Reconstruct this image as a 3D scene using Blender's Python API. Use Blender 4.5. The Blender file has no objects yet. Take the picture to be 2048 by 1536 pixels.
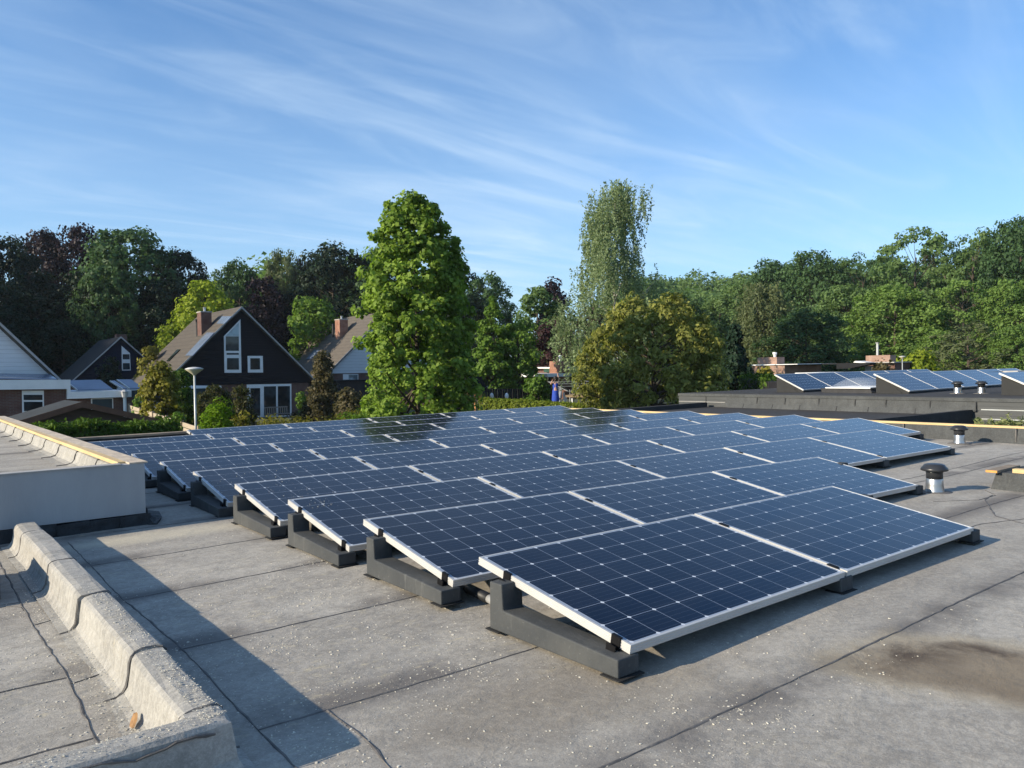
import bpy, math, random
import numpy as np
from mathutils import Vector, Matrix
rad = math.radians
SC = bpy.context.scene
COL = SC.collection

# ------------------------------------------------------------------ camera, sky, sun, exposure
CP = Vector((0.0, 0.0, 1.192))
CR = Vector((0.784398, -0.619972, -0.018817))
CU = Vector((0.026660, 0.003391, 0.999639))
CF = Vector((0.619684, 0.784617, -0.019189))
FPX = 1567.0
HAZE = 0.00016
cam_d = bpy.data.cameras.new("camera"); cam = bpy.data.objects.new("camera", cam_d); COL.objects.link(cam)
cam_d.sensor_width = 36.0; cam_d.lens = FPX / 2048 * 36; cam_d.clip_start = 0.05; cam_d.clip_end = 3000
cam.matrix_world = Matrix(((CR.x, CU.x, -CF.x, CP.x), (CR.y, CU.y, -CF.y, CP.y), (CR.z, CU.z, -CF.z, CP.z), (0, 0, 0, 1)))
SC.camera = cam
SUN_EL, SUN_AZ = 22.0, -77.0                     # azimuth measured from +Y towards +X
TO_SUN = Vector((math.sin(rad(SUN_AZ)) * math.cos(rad(SUN_EL)), math.cos(rad(SUN_AZ)) * math.cos(rad(SUN_EL)), math.sin(rad(SUN_EL))))
sun_d = bpy.data.lights.new("sun", 'SUN'); sun_d.energy = 5.0; sun_d.angle = rad(0.5); sun_d.color = (1.0, 0.86, 0.66)
sun = bpy.data.objects.new("sun", sun_d); COL.objects.link(sun); sun.rotation_euler = (-TO_SUN).to_track_quat('-Z', 'Y').to_euler()
SC.view_settings.view_transform = 'Standard'; SC.view_settings.look = 'None'; SC.view_settings.gamma = 1.0
SC.view_settings.exposure = 0.6
SC.view_settings.use_curve_mapping = False

def NODE(nt, kind, **kw):
    n = nt.nodes.new(kind)
    for k, v in kw.items():
        if hasattr(n, k): setattr(n, k, v)
    return n
def setv(n, **kw):
    for k, v in kw.items(): n.inputs[k.replace('_', ' ')].default_value = v
    return n

world = bpy.data.worlds.new("World"); SC.world = world; world.use_nodes = True
nt = world.node_tree; nt.nodes.clear()
out = NODE(nt, 'ShaderNodeOutputWorld'); bg = NODE(nt, 'ShaderNodeBackground'); bg.inputs['Strength'].default_value = 0.100
sky = NODE(nt, 'ShaderNodeTexSky'); sky.sky_type = 'NISHITA'; sky.sun_disc = False
sky.sun_elevation = rad(SUN_EL); sky.sun_rotation = rad(SUN_AZ % 360); sky.altitude = 50; sky.air_density = 1.0; sky.dust_density = 0.9; sky.ozone_density = 2.2
tc = NODE(nt, 'ShaderNodeTexCoord'); sep = NODE(nt, 'ShaderNodeSeparateXYZ'); nt.links.new(tc.outputs['Generated'], sep.inputs[0])
def wm(op, a, b=None, c=None):
    n = NODE(nt, 'ShaderNodeMath'); n.operation = op
    for i, v in enumerate((a, b, c)):
        if v is None: continue
        if isinstance(v, (int, float)): n.inputs[i].default_value = v
        else: nt.links.new(v, n.inputs[i])
    return n.outputs[0]
# cirrus: the sky direction projected onto a high flat layer, noise drawn out along one wind direction
zc = wm('ADD', wm('MAXIMUM', sep.outputs['Z'], 0.0), 0.10)
px_ = wm('DIVIDE', sep.outputs['X'], zc); py_ = wm('DIVIDE', sep.outputs['Y'], zc)
comb = NODE(nt, 'ShaderNodeCombineXYZ'); nt.links.new(px_, comb.inputs[0]); nt.links.new(py_, comb.inputs[1])
def cirrus(rot, sx, sy, scale, lo, hi, dist, seed):
    mp = NODE(nt, 'ShaderNodeMapping'); mp.inputs['Rotation'].default_value = (0, 0, rad(rot)); mp.inputs['Scale'].default_value = (sx, sy, 1); mp.inputs['Location'].default_value = (seed, seed * .7, seed)
    nt.links.new(comb.outputs[0], mp.inputs[0])
    nz = NODE(nt, 'ShaderNodeTexNoise'); setv(nz, Scale=scale, Detail=7.0, Roughness=0.55, Distortion=dist); nt.links.new(mp.outputs[0], nz.inputs['Vector'])
    mr = NODE(nt, 'ShaderNodeMapRange'); mr.interpolation_type = 'SMOOTHSTEP'; setv(mr, From_Min=lo, From_Max=hi); nt.links.new(nz.outputs['Fac'], mr.inputs['Value'])
    return mr.outputs[0]
c1 = cirrus(28, 0.22, 0.8, 1.2, 0.36, 0.88, 1.3, 3.1)
c2 = cirrus(14, 0.40, 1.7, 1.5, 0.40, 0.86, 1.6, 9.7)
c3 = cirrus(0, 0.5, 0.5, 0.6, 0.30, 0.66, 0.2, 21.0)
c4 = cirrus(-32, 0.55, 1.1, 1.3, 0.42, 0.90, 1.8, 33.0)
cl = wm('MULTIPLY', wm('ADD', wm('ADD', wm('MULTIPLY', c1, 0.25), wm('MULTIPLY', c2, 0.38)), wm('MULTIPLY', c4, 0.22)), wm('ADD', wm('MULTIPLY', c3, 0.65), 0.28))
cl = wm('MINIMUM', wm('ADD', wm('ADD', cl, 0.03), wm('MULTIPLY', wm('SUBTRACT', 1.0, wm('MINIMUM', wm('MULTIPLY', sep.outputs['Z'], 2.4), 1.0)), 0.36)), 0.8)
mix = NODE(nt, 'ShaderNodeMixRGB'); mix.blend_type = 'MIX'; mix.inputs[2].default_value = (5.2, 6.4, 7.6, 1)
tint = NODE(nt, 'ShaderNodeMixRGB'); tint.blend_type = 'MULTIPLY'; tint.inputs[0].default_value = 1.0; tint.inputs[2].default_value = (0.62, 1.01, 1.34, 1)
nt.links.new(sky.outputs[0], tint.inputs[1])
nt.links.new(cl, mix.inputs[0]); nt.links.new(tint.outputs[0], mix.inputs[1]); nt.links.new(mix.outputs[0], bg.inputs['Color']); nt.links.new(bg.outputs[0], out.inputs[0])

# ------------------------------------------------------------------ helpers
def ray(px, py): return CF + CR * ((px - 1024) / FPX) - CU * ((py - 768) / FPX)
def at(px, py, d): return CP + ray(px, py) * d                     # a point d metres in front
def on_y(px, py, Y): r = ray(px, py); return CP + r * (Y / r.y)     # on a wall that faces the roof
def on_x(px, py, X): r = ray(px, py); return CP + r * (X / r.x)
def on_z(px, py, z): r = ray(px, py); return CP + r * ((z - CP.z) / r.z)
def on_plane(px, py, P, n): r = ray(px, py); return CP + r * ((P - CP).dot(n) / r.dot(n))
def smooth(a, b, x): t = min(1, max(0, (x - a) / (b - a))); return t * t * (3 - 2 * t)
def ground(x, y):
    d = math.hypot(x, y); br = math.degrees(math.atan2(x, y))
    return -2.6 + 0.7 * smooth(20, 44, d) + 15.0 * smooth(100, 230, d) * smooth(32, 50, br)

def tag(o, label=None, cat=None, group=None, kind=None):
    if label: o['label'] = label
    if cat: o['category'] = cat
    if group: o['group'] = group
    if kind: o['kind'] = kind
    return o
def empty(name, loc, label, cat, group=None, rz=0.0):
    o = bpy.data.objects.new(name, None); COL.objects.link(o); o.location = loc; o.rotation_euler = (0, 0, rz); o.empty_display_size = .2
    return tag(o, label, cat, group)
def copy_tree(o, parent=None):
    c = o.copy(); COL.objects.link(c)
    if parent is not None: c.parent = parent
    for ch in list(o.children): copy_tree(ch, c)
    return c

class MB:
    def __init__(s): s.v = []; s.f = []
    def add(s, vs, fs):
        b = len(s.v); s.v += [tuple(v) for v in vs]; s.f += [tuple(b + i for i in f) for f in fs]; return s
    def box(s, x0, x1, y0, y1, z0, z1):
        return s.add([(x, y, z) for z in (z0, z1) for y in (y0, y1) for x in (x0, x1)], [(0, 2, 3, 1), (4, 5, 7, 6), (0, 1, 5, 4), (1, 3, 7, 5), (3, 2, 6, 7), (2, 0, 4, 6)])
    def bar(s, a, b, w, h, up=(0, 0, 1)):                          # a beam from a to b, w wide and h high
        a = Vector(a); b = Vector(b); d = (b - a).normalized(); u = Vector(up)
        if abs(d.dot(u)) > .95: u = Vector((1, 0, 0))
        r = d.cross(u).normalized() * (w / 2); u = r.cross(d).normalized() * (h / 2)
        return s.add([p + i * r + j * u for p in (a, b) for i, j in ((-1, -1), (1, -1), (1, 1), (-1, 1))], [(0, 1, 2, 3), (7, 6, 5, 4), (0, 4, 5, 1), (1, 5, 6, 2), (2, 6, 7, 3), (3, 7, 4, 0)])
    def tube(s, pts, rs, n=8, cap=True):
        b = len(s.v); rings = []
        for i, p in enumerate(pts):
            p = Vector(p); d = (Vector(pts[min(i + 1, len(pts) - 1)]) - Vector(pts[max(i - 1, 0)])).normalized()
            u = Vector((0, 0, 1)) if abs(d.z) < .9 else Vector((1, 0, 0)); r = d.cross(u).normalized(); q = r.cross(d)
            rr = rs[i] if isinstance(rs, (list, tuple)) else rs
            for k in range(n):
                t = 2 * math.pi * k / n; s.v.append(tuple(p + r * (rr * math.cos(t)) + q * (rr * math.sin(t))))
        for i in range(len(pts) - 1):
            for k in range(n): s.f.append((b + i * n + k, b + i * n + (k + 1) % n, b + (i + 1) * n + (k + 1) % n, b + (i + 1) * n + k))
        if cap: s.f.append(tuple(b + k for k in range(n))[::-1]); s.f.append(tuple(b + (len(pts) - 1) * n + k for k in range(n)))
        return s
    def lathe(s, c, prof, n=24):                                   # profile of (radius, z)
        c = Vector(c); b = len(s.v); m = len(prof)
        for r, z in prof:
            for k in range(n): t = 2 * math.pi * k / n; s.v.append((c.x + r * math.cos(t), c.y + r * math.sin(t), c.z + z))
        for i in range(m - 1):
            for k in range(n): s.f.append((b + i * n + k, b + i * n + (k + 1) % n, b + (i + 1) * n + (k + 1) % n, b + (i + 1) * n + k))
        s.f.append(tuple(b + k for k in range(n))[::-1]); s.f.append(tuple(b + (m - 1) * n + k for k in range(n)))
        return s
    def prism(s, poly, vec):                                       # planar polygon pushed along vec
        n = len(poly); P = [Vector(p) for p in poly]; vec = Vector(vec)
        s.add(P + [p + vec for p in P], [tuple(range(n)), tuple(range(n, 2 * n))[::-1]] + [(i, i + n, (i + 1) % n + n, (i + 1) % n) for i in range(n)]); return s
    def ring(s, outer, inner, vec):                                # flat frame between two polygons, pushed along vec
        n = len(outer); vec = Vector(vec); O = [Vector(p) for p in outer]; I = [Vector(p) for p in inner]
        vs = O + I + [p + vec for p in O] + [p + vec for p in I]; fs = []
        for i in range(n):
            j = (i + 1) % n
            fs += [(i, j, n + j, n + i), (2 * n + i, 3 * n + i, 3 * n + j, 2 * n + j), (i, 2 * n + i, 2 * n + j, j), (n + i, n + j, 3 * n + j, 3 * n + i)]
        return s.add(vs, fs)
    def build(s, name, mat, parent=None, smooth_=False, bevel=0.0, recalc=True):
        me = bpy.data.meshes.new(name); inv = None
        off = Vector((0, 0, 0))
        vs = s.v
        if parent is not None and parent.get('_world', 1):
            off = world_loc(parent); vs = [(v[0] - off.x, v[1] - off.y, v[2] - off.z) for v in s.v]
        me.from_pydata(vs, [], s.f)
        if recalc or bevel:
            import bmesh
            bm = bmesh.new(); bm.from_mesh(me)
            if recalc: bmesh.ops.recalc_face_normals(bm, faces=bm.faces[:])
            if bevel:
                es = [e for e in bm.edges if len(e.link_faces) == 2 and e.calc_face_angle(0) > .5]
                bmesh.ops.bevel(bm, geom=es, offset=bevel, segments=2, affect='EDGES', profile=.5, clamp_overlap=True)
            bm.to_mesh(me); bm.free()
        me.materials.append(mat)
        if smooth_: me.polygons.foreach_set('use_smooth', [True] * len(me.polygons))
        o = bpy.data.objects.new(name, me); COL.objects.link(o)
        if parent is not None: o.parent = parent
        return o
def world_loc(o):
    v = Vector((0, 0, 0))
    while o is not None: v = v + o.location; o = o.parent
    return v

# ------------------------------------------------------------------ materials
def newmat(name):
    m = bpy.data.materials.new(name); m.use_nodes = True; t = m.node_tree; b = t.nodes['Principled BSDF']; return m, t, b
def lk(t, a, b): t.links.new(a, b)
def mth(t, op, a, b=None, c=None):
    n = t.nodes.new('ShaderNodeMath'); n.operation = op
    for i, v in enumerate((a, b, c)):
        if v is None: continue
        if isinstance(v, (int, float)): n.inputs[i].default_value = v
        else: t.links.new(v, n.inputs[i])
    return n.outputs[0]
def noise(t, vec, scale, detail=5.0, rough=.55, dist=0.0):
    n = t.nodes.new('ShaderNodeTexNoise'); setv(n, Scale=scale, Detail=detail, Roughness=rough, Distortion=dist); lk(t, vec, n.inputs['Vector']); return n.outputs['Fac']
def rng_(t, v, a, b, lo=0.0, hi=1.0):
    n = t.nodes.new('ShaderNodeMapRange'); n.interpolation_type = 'SMOOTHSTEP'; setv(n, From_Min=a, From_Max=b, To_Min=lo, To_Max=hi); lk(t, v, n.inputs['Value']); return n.outputs[0]
def mixc(t, f, a, b, mode='MIX'):
    n = t.nodes.new('ShaderNodeMixRGB'); n.blend_type = mode
    for i, v in ((0, f), (1, a), (2, b)):
        if isinstance(v, (int, float)): n.inputs[i].default_value = v
        elif isinstance(v, tuple): n.inputs[i].default_value = (v + (1,))[:4]
        else: lk(t, v, n.inputs[i])
    return n.outputs[0]
def bump(t, b, h, dist, strength=1.0):
    n = t.nodes.new('ShaderNodeBump'); setv(n, Strength=strength, Distance=dist); lk(t, h, n.inputs['Height']); lk(t, n.outputs[0], b.inputs['Normal'])
def mapped(t, vec, sc, rot=(0, 0, 0)):
    n = t.nodes.new('ShaderNodeMapping'); n.inputs['Scale'].default_value = sc; n.inputs['Rotation'].default_value = rot; lk(t, vec, n.inputs[0]); return n.outputs[0]
def coords(t, which='Object'):
    return t.nodes.new('ShaderNodeTexCoord').outputs[which]
def worldpos(t):
    return t.nodes.new('ShaderNodeNewGeometry').outputs['Position']
def plain(name, col, col2=None, rough=.7, scale=3.0, stretch=(1, 1, 1), bmp=0.0, bscale=40, metal=0.0, spec=.4):
    m, t, b = newmat(name); v = mapped(t, worldpos(t), stretch)
    if col2 is None: col2 = tuple(c * .75 for c in col)
    f = rng_(t, noise(t, v, scale, 7, .6), .3, .7)
    lk(t, mixc(t, f, col, col2), b.inputs['Base Color'])
    b.inputs['Roughness'].default_value = rough; b.inputs['Metallic'].default_value = metal; b.inputs['Specular IOR Level'].default_value = spec
    if bmp: bump(t, b, noise(t, v, bscale, 5, .6), bmp)
    return m
def boards(name, col, col2, pitch, axis='Z', rough=.6, gap=.06, depth=.008):   # clapboards or planks: dark joints and bump
    m, t, b = newmat(name); p = worldpos(t); s = t.nodes.new('ShaderNodeSeparateXYZ'); lk(t, p, s.inputs[0])
    fr = mth(t, 'FRACT', mth(t, 'DIVIDE', s.outputs[axis], pitch))
    j = mth(t, 'LESS_THAN', fr, gap)
    f = noise(t, mapped(t, p, (1, 1, 8) if axis == 'Z' else (8, 8, 1)), 1.5, 6, .6)
    c = mixc(t, rng_(t, f, .3, .7), col, col2); c = mixc(t, mth(t, 'MULTIPLY', j, .55), c, tuple(k * .3 for k in col2))
    lk(t, c, b.inputs['Base Color']); b.inputs['Roughness'].default_value = rough; bump(t, b, fr, depth); return m
def bricks(name, c1, c2, mortar, scale=1.0):
    m, t, b = newmat(name); p = worldpos(t); s = t.nodes.new('ShaderNodeSeparateXYZ'); lk(t, p, s.inputs[0])
    cb = t.nodes.new('ShaderNodeCombineXYZ'); lk(t, mth(t, 'ADD', s.outputs['X'], s.outputs['Y']), cb.inputs[0]); lk(t, s.outputs['Z'], cb.inputs[1])
    n = t.nodes.new('ShaderNodeTexBrick'); n.inputs['Color1'].default_value = c1 + (1,); n.inputs['Color2'].default_value = c2 + (1,); n.inputs['Mortar'].default_value = mortar + (1,)
    setv(n, Scale=scale, Mortar_Size=.008, Bias=0.0, Brick_Width=.22, Row_Height=.065); lk(t, cb.outputs[0], n.inputs['Vector'])
    lk(t, mixc(t, rng_(t, noise(t, p, 2.0), .3, .75), n.outputs['Color'], tuple(k * .6 for k in c1)), b.inputs['Base Color']); b.inputs['Roughness'].default_value = .85; return m
def leafmat(name, dark, light, trans=.35, rough=.5, cl=.35):
    m, t, b = newmat(name); g = t.nodes.new('ShaderNodeNewGeometry'); oi = t.nodes.new('ShaderNodeObjectInfo')
    f = mth(t, 'ADD', mth(t, 'MULTIPLY', g.outputs['Random Per Island'], .6), mth(t, 'MULTIPLY', rng_(t, noise(t, g.outputs['Position'], cl, 3), .3, .7), .55))
    c = mixc(t, mth(t, 'MINIMUM', f, 1.0), dark, light)
    lk(t, c, b.inputs['Base Color']); b.inputs['Roughness'].default_value = rough; b.inputs['Specular IOR Level'].default_value = .14
    tr = t.nodes.new('ShaderNodeBsdfTranslucent'); lk(t, mixc(t, 1.0, c, (1.08, 1.2, .68), 'MULTIPLY'), tr.inputs['Color'])
    mx = t.nodes.new('ShaderNodeMixShader'); mx.inputs[0].default_value = trans; lk(t, b.outputs[0], mx.inputs[1]); lk(t, tr.outputs[0], mx.inputs[2])
    lk(t, mx.outputs[0], t.nodes['Material Output'].inputs['Surface']); return m

def roofmat(name, base, base2, dirt, pollen=.5, streak=True, dark=1.0):
    m, t, b = newmat(name); p = worldpos(t); s = t.nodes.new('ShaderNodeSeparateXYZ'); lk(t, p, s.inputs[0])
    big = rng_(t, noise(t, mapped(t, p, (.55, 1.3, 1)), .9, 6, .6, .4), .32, .68)
    med = rng_(t, noise(t, mapped(t, p, (1, 1.6, 1)), 4.0, 7, .65, .3), .35, .7)
    fine = noise(t, p, 150, 3, .7); grit = noise(t, p, 520, 2, .8); mot = noise(t, p, 34, 7, .78, .4)
    c = mixc(t, big, base, base2); c = mixc(t, mth(t, 'MULTIPLY', med, .52), c, tuple(k * .55 for k in base))
    c = mixc(t, rng_(t, mot, .42, .66, 0, .30), c, tuple(k * .58 for k in base)); c = mixc(t, rng_(t, mot, .56, .38, 0, .22), c, tuple(min(1, k * 1.45) for k in base2))
    c = mixc(t, rng_(t, fine, .35, .65, 0, .30), c, tuple(k * .5 for k in base)); c = mixc(t, rng_(t, grit, .55, .75, 0, .3), c, tuple(min(1, k * 1.7) for k in base2))
    if streak:                                                     # each roll of felt has weathered a little differently
        wr = t.nodes.new('ShaderNodeTexWhiteNoise'); wr.noise_dimensions = '1D'; lk(t, mth(t, 'FLOOR', mth(t, 'ADD', s.outputs['Y'], .36)), wr.inputs['W'])
        c = mixc(t, mth(t, 'MULTIPLY', wr.outputs['Value'], .24), c, tuple(k * .62 for k in base))
    if streak:                                                     # dried puddle rims and dirt drawn along the rolls
        rolls = mth(t, 'FRACT', mth(t, 'ADD', s.outputs['Y'], .34)); edge = mth(t, 'ABSOLUTE', mth(t, 'SUBTRACT', rolls, .5))
        d = mth(t, 'MULTIPLY', rng_(t, edge, .30, .5), rng_(t, noise(t, mapped(t, p, (.9, .4, 1)), 1.6, 5, .6), .38, .58))
        c = mixc(t, mth(t, 'MULTIPLY', d, .78), c, dirt)
    if not streak and name.startswith('upstand'):                  # run marks down the wrapped upstands
        c = mixc(t, rng_(t, noise(t, mapped(t, p, (1, 26, 2.2)), 1.6, 5, .6, .5), .46, .70, 0, .36), c, (.48, .46, .42))
    # pale wind-blown dust in short flecks
    fl = rng_(t, noise(t, mapped(t, p, (1.0, 2.6, 1), (0, 0, .5)), 9, 9, .78, .5), .53, .70)
    reg = rng_(t, noise(t, p, .8, 3), .38, .60)
    if streak: reg = mth(t, 'MULTIPLY', reg, rng_(t, mth(t, 'ADD', s.outputs['X'], mth(t, 'MULTIPLY', noise(t, p, 1.2, 3), 1.6)), 2.2, 3.6, 1.0, .12))
    c = mixc(t, mth(t, 'MULTIPLY', mth(t, 'MULTIPLY', fl, reg), pollen), c, (.54, .47, .31))
    # brown stain where water stood, in front of the first row, darker rim in one place
    def blob(cx, cy, rx, ry, ang, a, e):
        q = mapped(t, p, (1, 1, 1)); n = t.nodes[-1]; n.vector_type = 'POINT'
        dx = mth(t, 'SUBTRACT', s.outputs['X'], cx); dy = mth(t, 'SUBTRACT', s.outputs['Y'], cy); ca, sa = math.cos(ang), math.sin(ang)
        u = mth(t, 'ADD', mth(t, 'MULTIPLY', dx, ca / rx), mth(t, 'MULTIPLY', dy, sa / rx)); v = mth(t, 'ADD', mth(t, 'MULTIPLY', dx, -sa / ry), mth(t, 'MULTIPLY', dy, ca / ry))
        r = mth(t, 'SQRT', mth(t, 'ADD', mth(t, 'MULTIPLY', u, u), mth(t, 'MULTIPLY', v, v)))
        r = mth(t, 'ADD', r, mth(t, 'MULTIPLY', mth(t, 'SUBTRACT', noise(t, p, 3.0, 6, .6), .5), .9))
        return rng_(t, r, e, a)
    if streak:
        c = mixc(t, mth(t, 'MULTIPLY', blob(3.33, 1.22, .74, .42, -.95, .70, 1.10), .50), c, (.36, .30, .20))
        m1 = blob(3.31, 1.20, .60, .33, -.95, .55, 1.08); m2 = blob(3.36, 1.15, .46, .20, -.95, .2, 1.05)
        c = mixc(t, mth(t, 'MULTIPLY', m1, .66), c, (.170, .128, .082))
        up = rng_(t, mth(t, 'ADD', mth(t, 'MULTIPLY', s.outputs['X'], .62), mth(t, 'MULTIPLY', s.outputs['Y'], .785)), 2.86, 3.22, .25, 1.0)
        rim = mth(t, 'MULTIPLY', mth(t, 'MULTIPLY', m1, mth(t, 'SUBTRACT', 1.0, m2)), mth(t, 'MULTIPLY', up, rng_(t, noise(t, p, 3.6, 5, .65, .5), .34, .60)))
        c = mixc(t, mth(t, 'MULTIPLY', rim, .9), c, (.048, .032, .024))
        c = mixc(t, mth(t, 'MULTIPLY', blob(1.95, 2.15, .85, .42, -.15, .2, 1.2), .42), c, (.165, .130, .085))
        c = mixc(t, mth(t, 'MULTIPLY', blob(1.6, 6.25, .9, .22, -.05, .3, 1.2), .65), c, (.52, .47, .36))
    lk(t, c, b.inputs['Base Color']); b.inputs['Roughness'].default_value = .88; b.inputs['Specular IOR Level'].default_value = .3
    h = mth(t, 'ADD', mth(t, 'MULTIPLY', fine, .5), mth(t, 'MULTIPLY', med, 1.2)); bump(t, b, h, .006, .5)
    return m

def cellmat():
    m, t, b = newmat("solar_cells"); P = .159; MX, MY = .0275, .021
    s = t.nodes.new('ShaderNodeSeparateXYZ'); lk(t, coords(t), s.inputs[0])
    u = mth(t, 'DIVIDE', mth(t, 'SUBTRACT', s.outputs['X'], MX), P); v = mth(t, 'DIVIDE', mth(t, 'SUBTRACT', s.outputs['Y'], MY), P)
    du = mth(t, 'MULTIPLY', mth(t, 'ABSOLUTE', mth(t, 'SUBTRACT', mth(t, 'FRACT', u), .5)), P); dv = mth(t, 'MULTIPLY', mth(t, 'ABSOLUTE', mth(t, 'SUBTRACT', mth(t, 'FRACT', v), .5)), P)
    gap = mth(t, 'MAXIMUM', mth(t, 'GREATER_THAN', du, P / 2 - .0011), mth(t, 'GREATER_THAN', dv, P / 2 - .0011))
    dia = mth(t, 'GREATER_THAN', mth(t, 'ADD', du, dv), P - .0115)
    for q, n in ((u, 10.0), (v, 6.0)):
        gap = mth(t, 'MAXIMUM', gap, mth(t, 'MAXIMUM', mth(t, 'LESS_THAN', q, 0.0), mth(t, 'GREATER_THAN', q, n)))
    bus = mth(t, 'ABSOLUTE', mth(t, 'SUBTRACT', mth(t, 'FRACT', mth(t, 'MULTIPLY', v, 5.0)), .5)); bus = mth(t, 'LESS_THAN', bus, .5 * .0011 * 5 / P)
    oi = t.nodes.new('ShaderNodeObjectInfo')
    cb = t.nodes.new('ShaderNodeCombineXYZ'); lk(t, mth(t, 'FLOOR', u), cb.inputs[0]); lk(t, mth(t, 'FLOOR', v), cb.inputs[1]); lk(t, mth(t, 'MULTIPLY', oi.outputs['Random'], 50.0), cb.inputs[2])
    wn = t.nodes.new('ShaderNodeTexWhiteNoise'); lk(t, cb.outputs[0], wn.inputs['Vector'])
    c = mixc(t, wn.outputs['Value'], (.0016, .0042, .015), (.0028, .0068, .021)); c = mixc(t, mth(t, 'MULTIPLY', bus, .5), c, (.10, .12, .15)); c = mixc(t, gap, c, (.30, .34, .40)); c = mixc(t, dia, c, (.58, .61, .65))
    dust = rng_(t, noise(t, worldpos(t), 2.2, 7, .65), .45, .8, 0, .008); c = mixc(t, dust, c, (.55, .50, .42))
    lk(t, c, b.inputs['Base Color']); b.inputs['IOR'].default_value = 1.45; b.inputs['Specular IOR Level'].default_value = .21; b.inputs['Sheen Weight'].default_value = .025; b.inputs['Sheen Roughness'].default_value = .28; b.inputs['Sheen Tint'].default_value = (.55, .72, 1, 1)
    lk(t, rng_(t, noise(t, worldpos(t), 3.0, 5), .3, .7, .06, .14), b.inputs['Roughness'])
    return m

M = {}
M['roof'] = roofmat("roof_bitumen", (.335, .310, .270), (.465, .434, .378), (.110, .100, .092), .8)
M['upstand'] = roofmat("upstand_bitumen", (.275, .266, .245), (.395, .380, .345), (.12, .11, .1), .5, streak=False)
M['blackroof'] = roofmat("new_black_bitumen", (.038, .037, .037), (.055, .053, .052), (.03, .03, .03), .05, streak=False)
M['slatefelt'] = roofmat("slated_felt", (.064, .068, .070), (.090, .095, .096), (.05, .05, .05), .05, streak=False)
M['seam'] = plain("seam_bitumen", (.075, .072, .070), (.15, .14, .13), .8, 12, bmp=.004)
M['tar'] = plain("black_tar_flashing", (.005, .006, .007), (.026, .030, .034), .6, 9, bmp=.02, bscale=14)
M['plaster'] = plain("grey_render", (.38, .38, .38), (.285, .288, .292), .9, 1.6, (1, 1, .22), bmp=.003, bscale=60)
M['pine'] = plain("raw_pine", (.62, .46, .23), (.50, .36, .18), .7, 6, (1, .25, 1), bmp=.002)
M['pineend'] = plain("pine_end_grain", (.62, .30, .08), (.5, .24, .06), .7, 20)
M['palerim'] = plain("pale_dusty_rim", (.60, .50, .38), (.42, .35, .27), .9, 9, bmp=.01, bscale=25)
M['oldwood'] = plain("weathered_wood", (.30, .235, .165), (.20, .16, .12), .85, 5, (1, .3, 1), bmp=.003)
M['splinter'] = plain("bare_wood_chip", (.36, .20, .08), (.22, .12, .05), .8, 30)
M['cells'] = cellmat()
M['alu'] = plain("anodised_frame", (.56, .55, .52), (.50, .49, .47), .42, 4, metal=.25, spec=.5)
M['clamp'] = plain("black_clamp", (.004, .004, .005), (.007, .007, .008), .6, 20, spec=.15)
M['block'] = plain("ballast_block_plastic", (.044, .048, .051), (.064, .067, .067), .75, 3.5, bmp=.002, bscale=30)
def blockmat():
    m, t, b = newmat("ballast_block_concrete"); p = worldpos(t)
    c = mixc(t, rng_(t, noise(t, p, 5, 6, .6), .3, .7), (.044, .048, .051), (.066, .069, .069))
    c = mixc(t, rng_(t, noise(t, mapped(t, p, (9, 9, 1.2)), 1.6, 6, .7), .58, .76, 0, .38), c, (.20, .20, .19))
    c = mixc(t, rng_(t, noise(t, p, 45, 5, .7), .60, .70, 0, .35), c, (.16, .16, .15))
    lk(t, c, b.inputs['Base Color']); b.inputs['Roughness'].default_value = .8; b.inputs['Specular IOR Level'].default_value = .3; bump(t, b, noise(t, p, 60, 5, .6), .002); return m
M['block'] = blockmat()
M['pad'] = plain("rubber_pad", (.018, .018, .018), None, .9, 30, bmp=.004)
M['conduit'] = plain("grey_conduit", (.36, .36, .35), None, .5, 8)
M['cable'] = plain("black_cable", (.02, .02, .02), None, .5)
M['chips'] = plain("pale_flakes", (.50, .46, .36), (.66, .63, .55), .85, 60)
M['zinc'] = plain("spun_aluminium", (.50, .495, .48), (.40, .40, .39), .33, 9, (1, 1, .2), metal=.9)
M['blackplastic'] = plain("black_vent_plastic", (.018, .019, .022), (.03, .032, .036), .35, 6)
M['white'] = plain("white_paint", (.80, .80, .79), (.72, .72, .71), .55, 3)
M['whiteboard'] = boards("white_clapboard", (.66, .68, .70), (.60, .62, .64), .19, 'Z')
M['whiteboard2'] = boards("white_clapboard_small", (.66, .68, .70), (.58, .60, .62), .26, 'Z')
M['navy'] = boards("navy_clapboard", (.0022, .0022, .0060), (.003, .003, .007), .18, 'Z', .95)
M['navy2'] = boards("dark_blue_clapboard", (.008, .011, .028), (.010, .013, .032), .18, 'Z', .95)
M['tiles'] = boards("brown_grey_roof_tiles", (.082, .069, .054), (.060, .051, .041), .30, 'Z', .9, .1, .015)
M['tiles2'] = boards("taupe_roof_tiles", (.110, .094, .076), (.082, .070, .058), .30, 'Z', .9, .1, .015)
M['tilesdark'] = boards("dark_blue_grey_shaded_tiles", (.006, .007, .010), (.005, .006, .008), .30, 'Z', .9, .1, .015)  # dark tiles, colour lowered further for the navy house's roof in tree shade
M['verge'] = plain("grey_verge_trim", (.42, .41, .40), None, .7)
M['brick'] = bricks("red_brown_brick", (.145, .062, .045), (.105, .048, .038), (.16, .14, .125))
M['brickorange'] = bricks("orange_brick", (.33, .14, .085), (.27, .115, .07), (.3, .26, .22))
M['brickbuff'] = bricks("weathered_pink_brick", (.34, .20, .145), (.26, .15, .11), (.33, .29, .25))
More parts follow.
